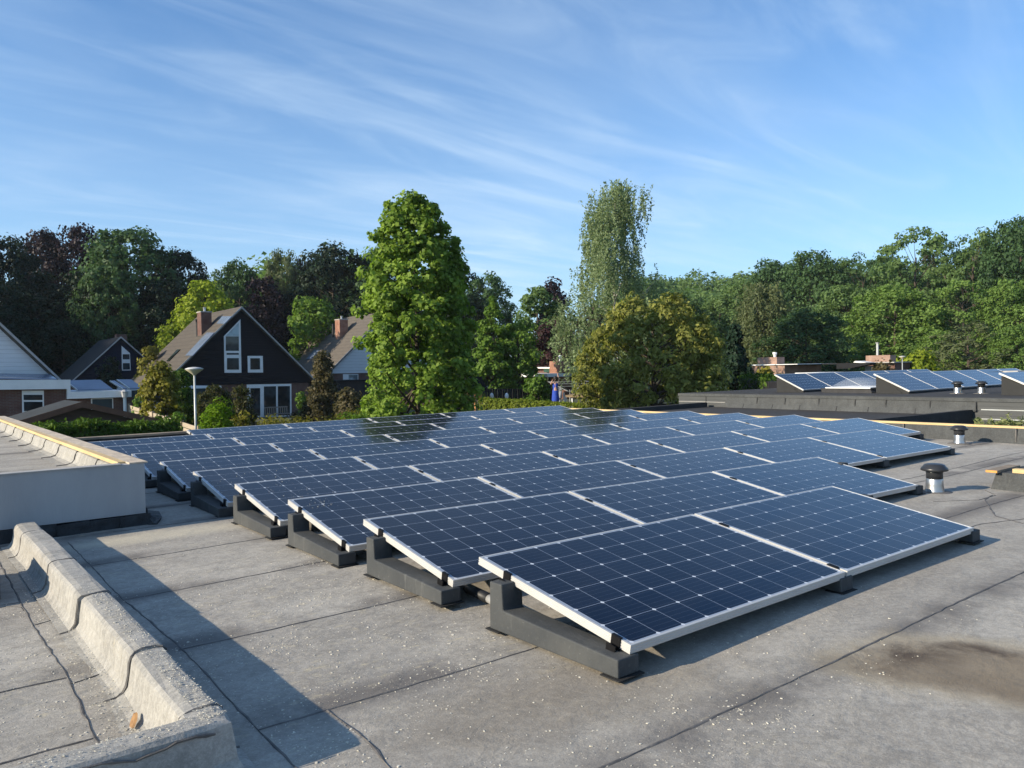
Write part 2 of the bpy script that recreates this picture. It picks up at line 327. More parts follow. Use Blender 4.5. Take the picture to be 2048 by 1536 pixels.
def glassmat(name, tint, rough=.03):
    m, t, b = newmat(name); lk(t, mixc(t, rng_(t, noise(t, worldpos(t), 1.1, 3), .4, .62), tint, tuple(k * 3.5 for k in tint)), b.inputs['Base Color'])
    b.inputs['Roughness'].default_value = rough; b.inputs['IOR'].default_value = 1.5; return m
M['pane'] = glassmat("window_glass", (.010, .015, .018))
M['panecurtain'] = glassmat("window_glass_with_blind", (.12, .15, .16), .2)
M['teal'] = plain("teal_garage_door", (.022, .045, .058), None, .5)
M['greenfascia'] = plain("green_fascia", (.015, .060, .040), None, .5)
M['concretecap'] = plain("concrete_coping", (.42, .40, .37), None, .8)
M['shedwood'] = boards("dark_brown_planks", (.075, .045, .032), (.055, .034, .026), .16, 'Z', .8)
M['shedtrim'] = plain("brown_barge_board", (.15, .075, .045), (.11, .055, .035), .8, 5)
M['shedfelt'] = plain("mossy_roof_felt", (.018, .022, .025), (.030, .035, .038), .9, 2)
M['fencewood'] = plain("pale_fence_board", (.42, .35, .26), (.30, .25, .19), .85, 4, (.3, .3, 2), bmp=.004)
M['orangewood'] = plain("orange_post", (.56, .27, .09), (.42, .19, .06), .7, 5)
M['darkwood'] = plain("dark_stained_wood", (.014, .014, .018), (.022, .02, .022), .8, 4)
M['benchwood'] = plain("grey_teak", (.26, .23, .20), None, .8, 8)
M['steel'] = plain("galvanised_post", (.50, .52, .52), (.42, .44, .44), .5, 6, metal=.2)
M['lampglass'] = plain("cream_lamp_bowl", (.62, .57, .40), (.52, .48, .34), .35, 3)
M['lamptop'] = plain("lamp_canopy_grey", (.50, .50, .49), None, .5)
M['clad'] = boards("dark_metal_cladding", (.060, .064, .066), (.072, .076, .078), .20, 'Z', .5, .05, .02)
M['sidepanel'] = plain('dark_side_panel', (.010, .011, .012), (.014, .015, .016), .7, 6)
M['cladstripe'] = plain("bare_metal_strip", (.42, .44, .44), None, .4, metal=.4)
M['ridgeroof'] = plain("brown_mossy_roof", (.20, .145, .085), (.14, .10, .06), .9, 4)
M['skin'] = plain("skin", (.50, .29, .21), None, .55)
M['hair'] = plain("dark_hair", (.02, .014, .012), None, .6)
M['bluecloth'] = plain("blue_cloth", (.022, .07, .42), (.018, .05, .32), .8)
M['greycloth'] = plain("grey_blue_cloth", (.25, .28, .34), None, .85)
M['whitecloth'] = plain("white_cloth", (.72, .71, .70), None, .85)
M['bark'] = plain("brown_bark", (.075, .058, .042), (.045, .036, .028), .9, 6, (1, 1, .25), bmp=.03, bscale=10)
M['barkbirch'] = plain("white_birch_bark", (.50, .48, .44), (.16, .15, .14), .8, 3, (1, 1, 3))
M['soil'] = plain("garden_ground", (.055, .075, .028), (.075, .065, .042), .95, .5)
M['tulipleaf'] = leafmat("tulip_tree_leaf", (.042, .092, .011), (.270, .385, .062), .40, .55, 1.2)
M['walnutleaf'] = leafmat("walnut_leaf", (.100, .116, .026), (.305, .312, .080), .40, .6, .6)
M['birchleaf'] = leafmat("birch_leaf", (.105, .150, .070), (.280, .350, .185), .40, .55, 1.0)
M['limeleaf'] = leafmat("yellow_green_leaf", (.165, .225, .018), (.33, .39, .045), .45, .5)
M['freshleaf'] = leafmat("fresh_green_leaf", (.060, .125, .018), (.160, .255, .042), .42, .5)
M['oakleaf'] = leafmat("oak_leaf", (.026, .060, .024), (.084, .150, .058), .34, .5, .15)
M['darkleaf'] = leafmat("shaded_forest_leaf", (.008, .018, .011), (.024, .044, .022), .2, .5, .15)  # leaf colour darkened to deepen the shade within the wood
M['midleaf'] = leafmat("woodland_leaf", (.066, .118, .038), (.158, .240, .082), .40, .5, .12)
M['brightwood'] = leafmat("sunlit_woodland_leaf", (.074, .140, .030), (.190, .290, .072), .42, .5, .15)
M['willowleaf'] = leafmat("grey_green_willow_leaf", (.080, .105, .046), (.165, .195, .092), .38, .5)
M['copperleaf'] = leafmat("copper_beech_leaf", (.014, .011, .015), (.038, .023, .030), .25, .5)
M['plumleaf'] = leafmat("red_plum_leaf", (.026, .012, .014), (.072, .034, .036), .3, .5)
M['bronzeleaf'] = leafmat("bronze_shrub_leaf", (.036, .036, .016), (.125, .105, .050), .3, .45)
M['hedgeleaf'] = leafmat("thuja_hedge_leaf", (.030, .066, .010), (.085, .150, .018), .3, .6, 1.5)
M['clippedleaf'] = leafmat("clipped_hedge_leaf", (.100, .140, .014), (.200, .240, .030), .35, .5, 2)
M['bushleaf'] = leafmat("bright_bush_leaf", (.075, .165, .008), (.185, .30, .016), .4, .5, 1.5)
M['goldleaf'] = leafmat("golden_shrub_leaf", (.105, .105, .016), (.24, .22, .035), .35, .5, 1.5)
M['coniferleaf'] = leafmat("dark_conifer_needle", (.008, .022, .014), (.020, .042, .022), .1, .6)
M['photinia'] = leafmat("photinia_leaf", (.024, .048, .013), (.085, .075, .026), .3, .5, 2.5)
M['weedleaf'] = leafmat("weed_leaf", (.12, .16, .05), (.34, .36, .17), .3, .6)

exec_marks = []
# ------------------------------------------------------------------ ground and the roof we stand on
def sheet(name, xs, ys, zf, mat, label=None, cat=None, kind='structure'):
    mb = MB(); n = len(xs)
    for y in ys:
        for x in xs: mb.v.append((x, y, zf(x, y)))
    for j in range(len(ys) - 1):
        for i in range(n - 1): mb.f.append((j * n + i, j * n + i + 1, (j + 1) * n + i + 1, (j + 1) * n + i))
    o = mb.build(name, mat, recalc=False); return tag(o, label, cat, None, kind)
gx = [-1500, -700, -300, -150] + list(range(-80, 161, 8)) + [200, 260, 340, 500, 800, 1500]
gy = [-600, -200, -60, -20] + list(range(-8, 161, 8)) + [200, 260, 340, 500, 800, 1500]
sheet('ground', gx, gy, ground, M['soil'], 'green garden ground between the houses', 'ground')

ROOF_X1, ROOF_Y1 = 12.69, 14.3
random.seed(4)
def wob(x, y): return .006 * math.sin(x * 1.7 + y * .6) + .005 * math.sin(y * 2.3 - x * .8)
house = MB().box(-7.0, ROOF_X1 + .14, -4.0, ROOF_Y1 + .2, -2.9, -.05)
tag(house.build('flat_roof_building', M['plaster']), 'low building under the grey flat roof carrying the solar panels', 'building')
sheet('roof', [-7 + .35 * i for i in range(57)], [-4 + .35 * i for i in range(54)], lambda x, y: -.012 + wob(x, y), M['roof'], 'weathered grey bitumen flat roof under the solar panels', 'roof')
roof_o = bpy.data.objects['roof']
# the sheet is trimmed to the parapets by sitting under them
def seam(pts, w=.024, h=.0035, jit=.0035, step=.07, name='seam', mat='seam'):
    mb = MB(); P = []
    for a, b in zip(pts[:-1], pts[1:]):
        a = Vector((a[0], a[1], 0)); b = Vector((b[0], b[1], 0)); n = max(2, int((b - a).length / step))
        for i in range(n): P.append(a.lerp(b, i / n))
    P.append(Vector((pts[-1][0], pts[-1][1], 0)))
    L = []
    for i, p in enumerate(P):
        d = (P[min(i + 1, len(P) - 1)] - P[max(i - 1, 0)]).normalized(); nn = Vector((-d.y, d.x, 0))
        c = p + nn * random.uniform(-jit, jit); ww = w * .5 * random.uniform(.35, 1.3) / 2; z = -.012 + wob(p.x, p.y)
        L.append([c - nn * ww + Vector((0, 0, z + .001)), c - nn * ww * .3 + Vector((0, 0, z + h)), c + nn * ww * .6 + Vector((0, 0, z + h * .7)), c + nn * ww + Vector((0, 0, z + .001))])
    b = len(mb.v)
    for q in L: mb.v += [tuple(v) for v in q]
    for i in range(len(L) - 1):
        for k in range(3): mb.f.append((b + 4 * i + k, b + 4 * i + k + 1, b + 4 * i + 4 + k + 1, b + 4 * i + 4 + k))
    return mb.build(name, M[mat], roof_o)
for y, x0, x1 in ((5.61, .97, 12.6), (4.64, .95, 12.6), (3.61, .95, 12.6), (2.62, .94, 12.6), (1.68, -2, 12.6), (.72, -2, 12.6), (6.62, 1.3, 12.6), (7.6, 1.7, 12.6), (8.6, 1.7, 12.6), (-.3, -2, 12.6)):
    xs = [x0 + (x1 - x0) * i / 8 for i in range(9)]
    seam([(x, y + .018 * math.sin(x * .9 + y)) for x in xs])
seam([(.97, 6.5), (.965, 5.6), (.95, 4.7), (.965, 3.6), (.94, 2.6), (.93, 1.6)], .020)
seam([(1.19, 2.61), (1.19, 2.31), (1.15, 2.05), (1.12, 1.66)], .028)
seam([(5.32, 2.33), (5.8, 2.40), (6.24, 2.38), (6.66, 2.24), (7.4, 2.2)], .03)
seam([(6.48, 2.18), (6.62, 2.42), (7.3, 2.75), (7.6, 2.8)], .03)
seam([(7.98, 3.785), (9.69, 3.80), (12.5, 3.9)], .02)
seam([(6.9, 3.0), (7.25, 2.78), (7.62, 2.78), (7.85, 2.95)], .02)
seam([(.51, 6.6), (.515, 5.5), (.505, 4.4), (.515, 3.55), (.49, 2.7)], .022)
for y, x0, x1 in ((4.97, -3, .51), (3.55, -3, .51), (2.9, -3, .5), (4.5, .51, .64), (3.51, .51, .64), (5.9, -3, .51)): seam([(x0, y - .05), (x1, y)], .022)
seam([(.36, 4.9), (.44, 4.93), (.5, 4.86), (.505, 4.78)], .016)

# parapet between the two roofs: bitumen swept up one side, over the top and down the other, in metre-long laps
def upstand(name, label, cat, path, prof, mat, laps, lapmat, closed_ends=True, jit=.004, joint=True):
    """path: list of (point, outward normal 2-D); prof: list of (u, z) with u along the normal."""
    root = empty(name, (path[0][0][0], path[0][0][1], 0), label, cat)
    rr = random.Random(7); secs = []; n = len(prof)
    mb = MB(); seg = 0; du, dz = 0.0, 0.0; full = []
    for i_, pn in enumerate(path):
        full.append((pn, du, dz))
        if i_ in laps: du, dz = rr.uniform(-.012, .012), rr.uniform(-.007, .005); full.append((pn, du, dz))
    lapsec = []
    for i_, (pn, du, dz) in enumerate(full):
        p, nn = pn
        if i_ and full[i_ - 1][0] is pn: lapsec.append(i_)
        secs.append([(p[0] + nn[0] * (u + (du if u < -.06 and z > .0 else 0)) + rr.uniform(-jit, jit) * abs(nn[0]), p[1] + nn[1] * (u + (du if u < -.06 and z > .0 else 0)) + rr.uniform(-jit, jit) * abs(nn[1]), z + ((rr.uniform(-jit, jit) + dz) if z > .03 else 0)) for u, z in prof])
    b = 0
    for q in secs: mb.v += q
    for i in range(len(secs) - 1):
        for k in range(n - 1): mb.f.append((i * n + k, i * n + k + 1, (i + 1) * n + k + 1, (i + 1) * n + k))
    if closed_ends: mb.f.append(tuple(range(n))); mb.f.append(tuple((len(secs) - 1) * n + k for k in range(n))[::-1])
    mb.build('wrap', mat, root, smooth_=False)
    if joint:
        for i in lapsec:
            p, nn = full[i][0]; p2 = full[min(i + 1, len(full) - 1)][0][0]; d = (Vector(p2) - Vector(p)).normalized()
            m2 = MB(); cp = []
            for k, (u, z) in enumerate(prof):
                a = secs[i][k]; a = Vector(a); k0, k1 = max(k - 1, 0), min(k + 1, n - 1)
                tg = Vector((prof[k1][0] - prof[k0][0], prof[k1][1] - prof[k0][1])); tg.normalize(); no = Vector((-tg.y, tg.x))
                o = Vector((nn[0] * no.x, nn[1] * no.x, no.y)); w = rr.uniform(.0035, .007); sh = rr.uniform(-.006, .006); dd = Vector((d.x, d.y, 0))
                cp.append([a + dd * (sh - w) + o * .001, a + dd * sh + o * .006, a + dd * (sh + w) + o * .001])
            for q in cp: m2.v += [tuple(v) for v in q]
            for k in range(n - 1):
                for j in range(2): m2.f.append((3 * k + j, 3 * k + j + 1, 3 * k + 3 + j + 1, 3 * k + 3 + j))
            m2.build('lap_joint', lapmat, root)
    return root
PROF = [(-.215, .0), (-.175, .004), (-.152, .016), (-.139, .042), (-.131, .085), (-.127, .128), (-.121, .149), (-.108, .161), (-.080, .166), (-.03, .167), (-.010, .165), (.002, .154), (.008, .10), (.014, .04), (.030, .008), (.06, .0)]
PROF = [(u, z - .010) for u, z in PROF]
ys = [2.52, 2.7, 2.95, 3.20, 3.45, 3.7, 3.95, 4.18, 4.45, 4.7, 4.95, 5.08, 5.35, 5.6, 5.85, 6.18, 6.45, 6.62]
PATH = [((x, 2.375), (0, -1)) for x in (-3, -2, -1.2, -.6, -.25, .05, .3, .5, .64)] + [((.70, 2.378), (.22, -1)), ((.775, 2.385), (1, -1)), ((.783, 2.45), (1, -.18))]
PATH += [((.785 + (.010 if 3 < y < 6 else 0), y), (1, 0)) for y in ys]
upstand('roof_parapet', 'low bitumen-wrapped parapet turning the corner at bottom left', 'parapet', PATH, PROF, M['upstand'], [5, 12, 15, 19, 23, 27], M['seam'], jit=.0018)

par = bpy.data.objects['roof_parapet']; m_ = MB(); r5 = random.Random(17); L_ = []
for i in range(60):                                                # bitumen bleed along the outer top edge of the near side
    x = -.9 + i * .0275; z = .128 + .008 * math.sin(i * .7) + r5.uniform(-.004, .004); h = r5.uniform(.003, .006); L_.append([(x, 2.3755 - .0105, z + h), (x, 2.3755 - .0140, z + h * .4), (x, 2.3755 - .0115, z - h)])
for q in L_: m_.v += q
for i in range(59):
    for k in range(2): m_.f.append((3 * i + k, 3 * i + k + 1, 3 * i + 3 + k + 1, 3 * i + 3 + k))
m_.build('bitumen_bleed', M['seam'], par)
# raised rendered box of the next house with its own little roof
box = empty('raised_roof_box', (1.2, 7.0, 0), 'grey rendered roof box with pine strip on its edge', 'roof box')
MB().box(-5, 1.575, 6.80, 6.92, .085, .487).build('front_wall', M['plaster'], box)
MB().box(1.46, 1.573, 6.921, 17.2, -.05, .470).build('side_wall', M['plaster'], box)
b_ = MB(); rr = random.Random(5)
pts = [(-5 + i * .22, 6.80) for i in range(31)]
for (x, y) in pts[:-1]:
    o = rr.uniform(0, .012); z0 = rr.uniform(.07, .085); b_.prism([(x, y - .012 - o, z0), (x + .225, y - .012 - o, rr.uniform(.07, .085)), (x + .225, y - .03 - o, -.02), (x, y - .03 - o, -.02)], (0, .05, 0))
b_.build('tar_flashing', M['tar'], box)
MB().prism([(1.575, 6.74, -.02), (1.62, 6.70, -.02), (1.70, 6.86, .0), (1.75, 7.15, .0), (1.60, 7.2, .03), (1.576, 6.95, .10), (1.576, 6.80, .09)], (.012, .0, .028)).build('torn_flap', M['tar'], box)
MB().box(-5, 1.46, 6.921, 17.2, .20, .325).build('box_roof', M['roof'], box)
PB = [(-.22, .325), (-.13, .330), (-.085, .345), (-.065, .375), (-.055, .42), (-.04, .452), (-.01, .463), (.01, .463)]
mbx = MB(); yy = [6.93 + .3 * i for i in range(34)]; n = len(PB); r3 = random.Random(9)
for y in yy: mbx.v += [(1.452 + u + r3.uniform(-.004, .004), y, z + r3.uniform(-.003, .003)) for u, z in PB]
for i in range(len(yy) - 1):
    for k in range(n - 1): mbx.f.append((i * n + k, i * n + k + 1, (i + 1) * n + k + 1, (i + 1) * n + k))
mbx.build('edge_wrap', M['upstand'], box)
for k in range(9):
    y = 7.75 + k * 1.0; m2 = MB(); vs = [(1.452 + u - .004, y, z + .004) for u, z in PB]
    m2.tube(vs, .006, 5); m2.build('lap_joint', M['seam'], box)
MB().box(1.405, 1.462, 6.93, 17.2, .4705, .500).build('pine_strip', M['pine'], box)
MB().box(1.463, 1.60, 6.80, 17.2, .4885, .500).build('edge_board', M['palerim'], box)
MB().box(-5, 1.404, 6.79, 6.90, .488, .496).build('render_cap', M['concretecap'], box)
MB().tube([(1.0, 7.6, .326), (.82, 7.5, .327), (.6, 7.45, .327), (.35, 7.42, .327)], [.02, .06, .07, .03], 6).build('wood_debris', M['oldwood'], box)
sh = empty('roof_light_kerb', (.1, 5.4, 0), 'dark upstand box at the left picture edge behind the parapet', 'upstand')
MB().box(-.9, .425, 5.03, 5.75, -.01, .16).build('kerb', M['tar'], sh, bevel=.01)
MB().box(-.93, .37, 5.10, 5.72, .161, .20).build('cover', M['oldwood'], sh)

# far and right parapets of our roof
rp = empty('edge_parapet', (12.75, 6, 0), 'low grey felt parapet with pine strip along the right roof edge', 'parapet')
MB().prism([(12.66, -3, -.02), (12.69, -3, .195), (12.86, -3, .195), (12.86, -3, -.02)], (0, 17.6, 0)).build('upstand', M['slatefelt'], rp)
for y in (3.2, 4.35, 5.95, 7.0): MB().box(12.655, 12.70, y - .008, y + .008, 0.0, .197).build('lap_joint', M['seam'], rp)
MB().box(12.70, 12.775, -3, 14.6, .196, .228).build('pine_strip', M['pine'], rp)
bp = empty('edge_parapet', (6, 14.4, 0), 'low dark parapet with brown wooden rim along the far roof edge', 'parapet')
MB().box(1.61, 12.65, 14.30, 14.45, -.02, .17).build('upstand', M['tar'], bp)
MB().box(1.61, 12.65, 14.27, 14.47, .171, .205).build('wooden_rim', M['oldwood'], bp)

# ------------------------------------------------------------------ solar panels and their ballast blocks
PL, PD, PT = 1.6649, .9958, .1753
ZR = .1133
XO = [2.22026, 2.2012, 2.18911, 2.18866, 2.18258, 2.17865, 2.15438, 2.11452, 2.0954, 3.78173]
YO = [2.09768, 3.29801, 4.42708, 5.52951, 6.65204, 7.80833, 8.97554, 10.1541, 11.30408, 12.45394]
SK = [.0144, -.01068, -.01168, -.0077, -.00656, -.00929, -.01124, .01647, .01217, .01018]
ZO = [-.00324, .01243, -.00059, -.00034, -.00249, -.00318, -.00471, .00781, -.00769, .002]
RL = [-.00426, -.00795, -.00133, .00152, .00328, .00298, .00374, .00104, .00281, .00482]
NP = [2, 3, 5, 6, 6, 6, 6, 6, 6, 5]
ORD = ['first', 'second', 'third', 'fourth', 'fifth', 'sixth', 'seventh', 'eighth', 'ninth', 'tenth']
ROWN = ['front row', 'second row', 'third row', 'fourth row', 'fifth row', 'sixth row', 'seventh row', 'eighth row', 'ninth row', 'rearmost row']
def panel_proto():
    W = PL - .02; root = bpy.data.objects.new('solar_panel', None); COL.objects.link(root); root['_world'] = 0
    prof = [(.0115, -.0035), (.0115, 0), (0.0008, 0), (0, -.0008), (0, -.010), (.0022, -.0115), (.0022, -.0135), (0, -.015), (0, -.022), (.0022, -.0235), (.0022, -.0255), (0, -.027), (0, -.0375), (.022, -.0375), (.022, -.0355), (.0115, -.0355)]
    mb = MB(); n = len(prof)
    cor = [(0, 0, 1, 1), (W, 0, -1, 1), (W, PD, -1, -1), (0, PD, 1, -1)]
    for cx, cy, sx, sy in cor: mb.v += [(cx + sx * u, cy + sy * u, z) for u, z in prof]
    for c in range(4):
        d = (c + 1) % 4
        for k in range(n): mb.f.append((c * n + k, c * n + (k + 1) % n, d * n + (k + 1) % n, d * n + k))
    mb.build('frame', M['alu'], root)
    g = MB().add([(.0115, .0115, -.0015), (W - .0115, .0115, -.0015), (W - .0115, PD - .0115, -.0015), (.0115, PD - .0115, -.0015)], [(0, 1, 2, 3)])
    g.add([(.0115, .0115, -.0065), (W - .0115, .0115, -.0065), (W - .0115, PD - .0115, -.0065), (.0115, PD - .0115, -.0065)], [(3, 2, 1, 0)])
    g.build('cell_sheet', M['cells'], root, recalc=False)
    return root
proto = panel_proto(); first = True
def frame_matrix(P, a, t, rl):
    ex = Vector((math.cos(a), math.sin(a), rl)).normalized(); ey = Vector((-math.sin(a) * math.cos(t), math.cos(a) * math.cos(t), math.sin(t))); ez = ex.cross(ey).normalized(); ey = ez.cross(ex)
    return Matrix(((ex.x, ey.x, ez.x, P.x), (ex.y, ey.y, ez.y, P.y), (ex.z, ey.z, ez.z, P.z), (0, 0, 0, 1)))
jit = random.Random(11)
for r in range(10):
    a = SK[r]
    for k in range(NP[r]):
        o = proto if first else copy_tree(proto); first = False
        P = Vector((XO[r] + k * PL * math.cos(a), YO[r] + k * PL * math.sin(a), ZR + ZO[r] + k * PL * RL[r]))
        o.matrix_world = frame_matrix(P, a + jit.uniform(-.0012, .0012), PT + jit.uniform(-.003, .003), RL[r])
        pos = 'left end' if k == 0 else ('right end' if k == NP[r] - 1 else ORD[k] + ' from the left')
        lab = 'dark blue solar panel, %s of the %s on the grey roof' % (pos, ROWN[r]) if k in (0, NP[r] - 1) else 'dark blue solar panel, %s in the %s on the grey roof' % (pos, ROWN[r])
        tag(o, lab, 'solar panel', 'solar panels in ten rows on the grey roof')
def block_proto():
    root = bpy.data.objects.new('ballast_block', None); COL.objects.link(root); root['_world'] = 0
    W = .120; side = [(0, 0.006), (0, .078), (.705, .108), (.712, .2245), (.800, .2245), (.804, .006)]
    MB().prism([(0, y, z) for y, z in side], (W, 0, 0)).build('body', M['block'], root, bevel=.006)
    p = MB(); p.box(-.012, W + .012, -.018, .085, 0, .0055); p.build('rubber_pad', M['pad'], root)
    p = MB(); p.box(-.012, W + .012, .725, .822, 0, .0055); p.build('rubber_pad', M['pad'], root)
    return root
bproto = block_proto(); first = True
def clamp_mb(end):
    m = MB()
    if end:                                                        # Z-bracket gripping the outer edge of a frame
        m.box(-.030, .002, -.024, .024, -.050, -.044); m.box(-.006, .000, -.024, .024, -.044, .006); m.box(-.006, .010, -.024, .024, .0062, .010); m.box(-.030, -.024, -.024, .024, -.044, -.020); m.tube([(-.015, 0, -.07), (-.015, 0, -.03)], .004, 6)
    else:                                                          # T-shaped mid clamp in the gap
        m.box(-.014, .014, -.028, .028, .001, .006); m.box(-.004, .004, -.026, .026, -.05, .001)
    return m
cm_right = MB().box(-.030, .002, -.024, .024, -.050, -.044).box(-.006, .000, -.024, .024, -.044, -.004); cm_end = clamp_mb(True); cm_mid = clamp_mb(False)
for r in range(10):
    a = SK[r]
    for k in range(NP[r] + 1):
        o = copy_tree(bproto)
        end = 1 if k == 0 else (-1 if k == NP[r] else 0)
        bx = XO[r] + k * PL * math.cos(a) + (-.0785 if end == 1 else (-.070 if end == 0 else -.055)); by = YO[r] + k * PL * math.sin(a) - .005
        o.matrix_world = Matrix.Translation((bx, by, ZO[r] + k * PL * RL[r] - .004 if ZO[r] + k * PL * RL[r] > -.004 else -.004)) @ Matrix.Rotation(a, 4, 'Z')
        dz = ZO[r] + k * PL * RL[r]
        ex = math.cos(PT); ez = math.sin(PT)
        for s_ in (.075, .77):
            cmx = cm_end if end == 1 else (cm_right if end else cm_mid); mb = MB(); sx = -1 if end == -1 else 1
            offx = (-bx + XO[r] + k * PL * math.cos(a)) - (.02 if end == -1 else (.01 if end == 0 else 0))
            yb = s_ * ex + .005; zb = ZR + s_ * ez + (dz - max(dz - .004, -.004))
            for (x, y, z) in cmx.v: mb.v.append((offx + sx * x, yb + y * ex - z * ez, zb + y * ez + z * ex))
            mb.f = list(cmx.f); mb.build('clamp', M['clamp'], o)
        where = 'left end' if k == 0 else ('right end' if k == NP[r] else ORD[k - 1] + ' panel join from the left')
        tag(o, 'dark grey ballast block under the %s of the %s' % (where, ROWN[r]), 'ballast block', 'ballast blocks under the solar panels')
for c_ in list(bproto.children): bpy.data.objects.remove(c_)
bpy.data.objects.remove(bproto)
cd = empty('cable_conduit', (2.33, 3.2, 0), 'short grey conduit lying between the front two rows of panels', 'conduit')
MB().tube([(2.31, 2.95, .028), (2.345, 3.19, .028)], .022, 12).build('pipe', M['conduit'], cd, smooth_=True)
MB().tube([(2.344, 3.19, .028), (2.375, 3.42, .028)], .027, 12).build('sleeve', M['cable'], cd, smooth_=True)
cb = MB().tube([(2.42, 2.70, .20), (2.46, 2.62, .10), (2.50, 2.52, .012), (2.6, 2.45, .008), (2.8, 2.6, .008), (3.2, 2.7, .01)], .005, 6).build('cable', M['cable'])
tag(cb, 'thin black cable dangling under the left end of the front row', 'cable')
cb = MB().tube([(2.43, 3.95, .22), (2.45, 3.85, .10), (2.47, 3.75, .012), (2.6, 3.7, .008), (2.9, 3.8, .008)], .005, 6).build('cable', M['cable'])
tag(cb, 'thin black cable dangling under the left end of the second row', 'cable')

# ------------------------------------------------------------------ loose chips on the roof, parapet and panels
def chips(name, label, n, place, smin, smax, seed, mat='chips'):
    r = random.Random(seed); mb = MB()
    for _ in range(n):
        q = place(r)
        if q is None: continue
        p, up = q; s = smin + (smax - smin) * r.random() ** 3.0; a = r.uniform(0, 6.28); k = r.choice((3, 4, 4, 5)); h = s * r.uniform(.12, .45)
        ux = Vector((math.cos(a), math.sin(a), 0)); ux = (ux - up * ux.dot(up)).normalized(); uy = up.cross(ux); el = r.uniform(.25, .9)
        tilt = r.uniform(-.3, .3)
        base = [p + ux * (s * math.cos(6.28 * i / k) * r.uniform(.6, 1)) + uy * (s * el * math.sin(6.28 * i / k) * r.uniform(.6, 1)) for i in range(k)]
        top = [b + up * (h * (1 + tilt * math.cos(6.28 * i / k))) for i, b in enumerate(base)]
        mb.add(base + top, [tuple(range(k))[::-1], tuple(range(k, 2 * k))] + [(i, (i + 1) % k, k + (i + 1) % k, k + i) for i in range(k)])
    return tag(mb.build(name, M[mat], recalc=False), label, 'debris', None, 'stuff')
UPV = Vector((0, 0, 1))
def zroof(x, y): return -.012 + wob(x, y)
CLU = [(random.Random(90 + i).uniform(.95, 2.3), random.Random(190 + i).uniform(1.3, 5.2), random.Random(290 + i).uniform(.05, .28)) for i in range(70)]
def on_roof(r):
    if r.random() < .55:
        cx, cy, cs = r.choice(CLU); x = r.gauss(cx, cs); y = r.gauss(cy, cs * .6)
        return (Vector((x, y, zroof(x, y))), UPV) if x > .95 and not (x > 2.3 and y > 2.0) else None
    x = .93 + 3.2 * r.random() ** 2.0; y = r.uniform(1.2, 6.2) if r.random() < .35 else 1.45 + 2.2 * r.random() ** 1.4
    if x > 3 and r.random() < .5: return None
    return Vector((x, y, zroof(x, y))), UPV
chips('chip_debris', 'pale chips scattered over the grey roof between parapet and panels', 6500, on_roof, .0018, .0075, 1)
def on_left(r):
    x = .66 - .9 * r.random() ** 1.3; y = 2.5 + 2.6 * r.random() ** 1.6
    return Vector((x, y, zroof(x, y) + (.002 if x > .55 else 0))), UPV
chips('chip_debris', 'pale chips scattered over the small roof left of the parapet', 2800, on_left, .0018, .007, 2)
def on_par(r):
    if r.random() < .72:
        y = 2.42 + 2.2 * r.random() ** 1.3; return Vector((.700 + .080 * r.random(), y, .1545)), UPV
    return Vector((-.2 + .93 * r.random(), 2.385 + .085 * r.random(), .1545)), UPV
chips('chip_debris', 'pale chips lying along the top of the bitumen parapets', 1700, on_par, .0018, .0060, 3)
def on_panel(r):
    row = r.choice((3, 3, 3, 4, 4, 4, 5, 2)); s_ = r.random(); u = .02 + (.9 if row != 4 else 1.1) * r.random() ** 1.4
    if row == 3: u = .1 + .35 * r.random() + .45 * (1 - s_) * r.random(); 
    if row == 2: u = .08 + .2 * r.random(); s_ = .75 + .2 * s_
    P = Vector((XO[row] + u, YO[row] + (.03 + .93 * s_) * math.cos(PT), ZR + ZO[row] + (.03 + .93 * s_) * math.sin(PT) + u * RL[row] + .001))
    return P, Vector((0, -math.sin(PT), math.cos(PT)))
chips('chip_debris', 'white specks scattered over the left ends of the middle panel rows', 330, on_panel, .0018, .006, 4)
def on_foot(r):
    y = 2.5 + 3.9 * r.random(); return Vector((.675 - .16 * r.random() ** 1.5, y, .004 + r.random() * .006)), UPV
chips('sawdust', 'yellowish crumbs gathered along the foot of the bitumen parapet', 1800, on_foot, .0015, .006, 6)
sp = MB(); A0 = Vector((.598, 2.865, .003)); A1 = Vector((.622, 2.935, .026))
sp.prism([A0, A0.lerp(A1, .3) + Vector((.008, 0, .008)), A0.lerp(A1, .75) + Vector((.006, 0, .006)), A1, A0.lerp(A1, .6) + Vector((-.008, 0, -.008)), A0.lerp(A1, .25) + Vector((-.007, 0, -.007))], (.009, -.005, .003))
tag(sp.build('wood_splinter', M['splinter']), 'orange wood splinter lying at the foot of the bitumen parapet', 'wood splinter')

# ------------------------------------------------------------------ roof vents and the boarded kerb at right
def vent_proto(big=1.0):
    root = bpy.data.objects.new('roof_vent', None); COL.objects.link(root); root['_world'] = 0; s = big
    MB().lathe((0, 0, 0), [(.155 * s, -.004), (.150 * s, .005), (.095 * s, .012)], 28).build('felt_collar', M['seam'], root, smooth_=True)
    MB().lathe((0, 0, 0), [(.088 * s, -.004), (.086 * s, .004), (.080 * s, .02), (.074 * s, .07), (.071 * s, .125), (.068 * s, .130)], 28).build('sleeve', M['zinc'], root, smooth_=True)
    MB().lathe((0, 0, 0), [(.070 * s, .1305), (.070 * s, .18), (.078 * s, .20), (.074 * s, .205)], 28).build('collar', M['blackplastic'], root, smooth_=True)
    MB().lathe((0, 0, 0), [(.070 * s, .2055), (.108 * s, .200), (.116 * s, .206), (.110 * s, .226), (.094 * s, .240), (.086 * s, .255), (.060 * s, .263), (.02 * s, .266)], 32).build('cap', M['blackplastic'], root, smooth_=True)
    return root
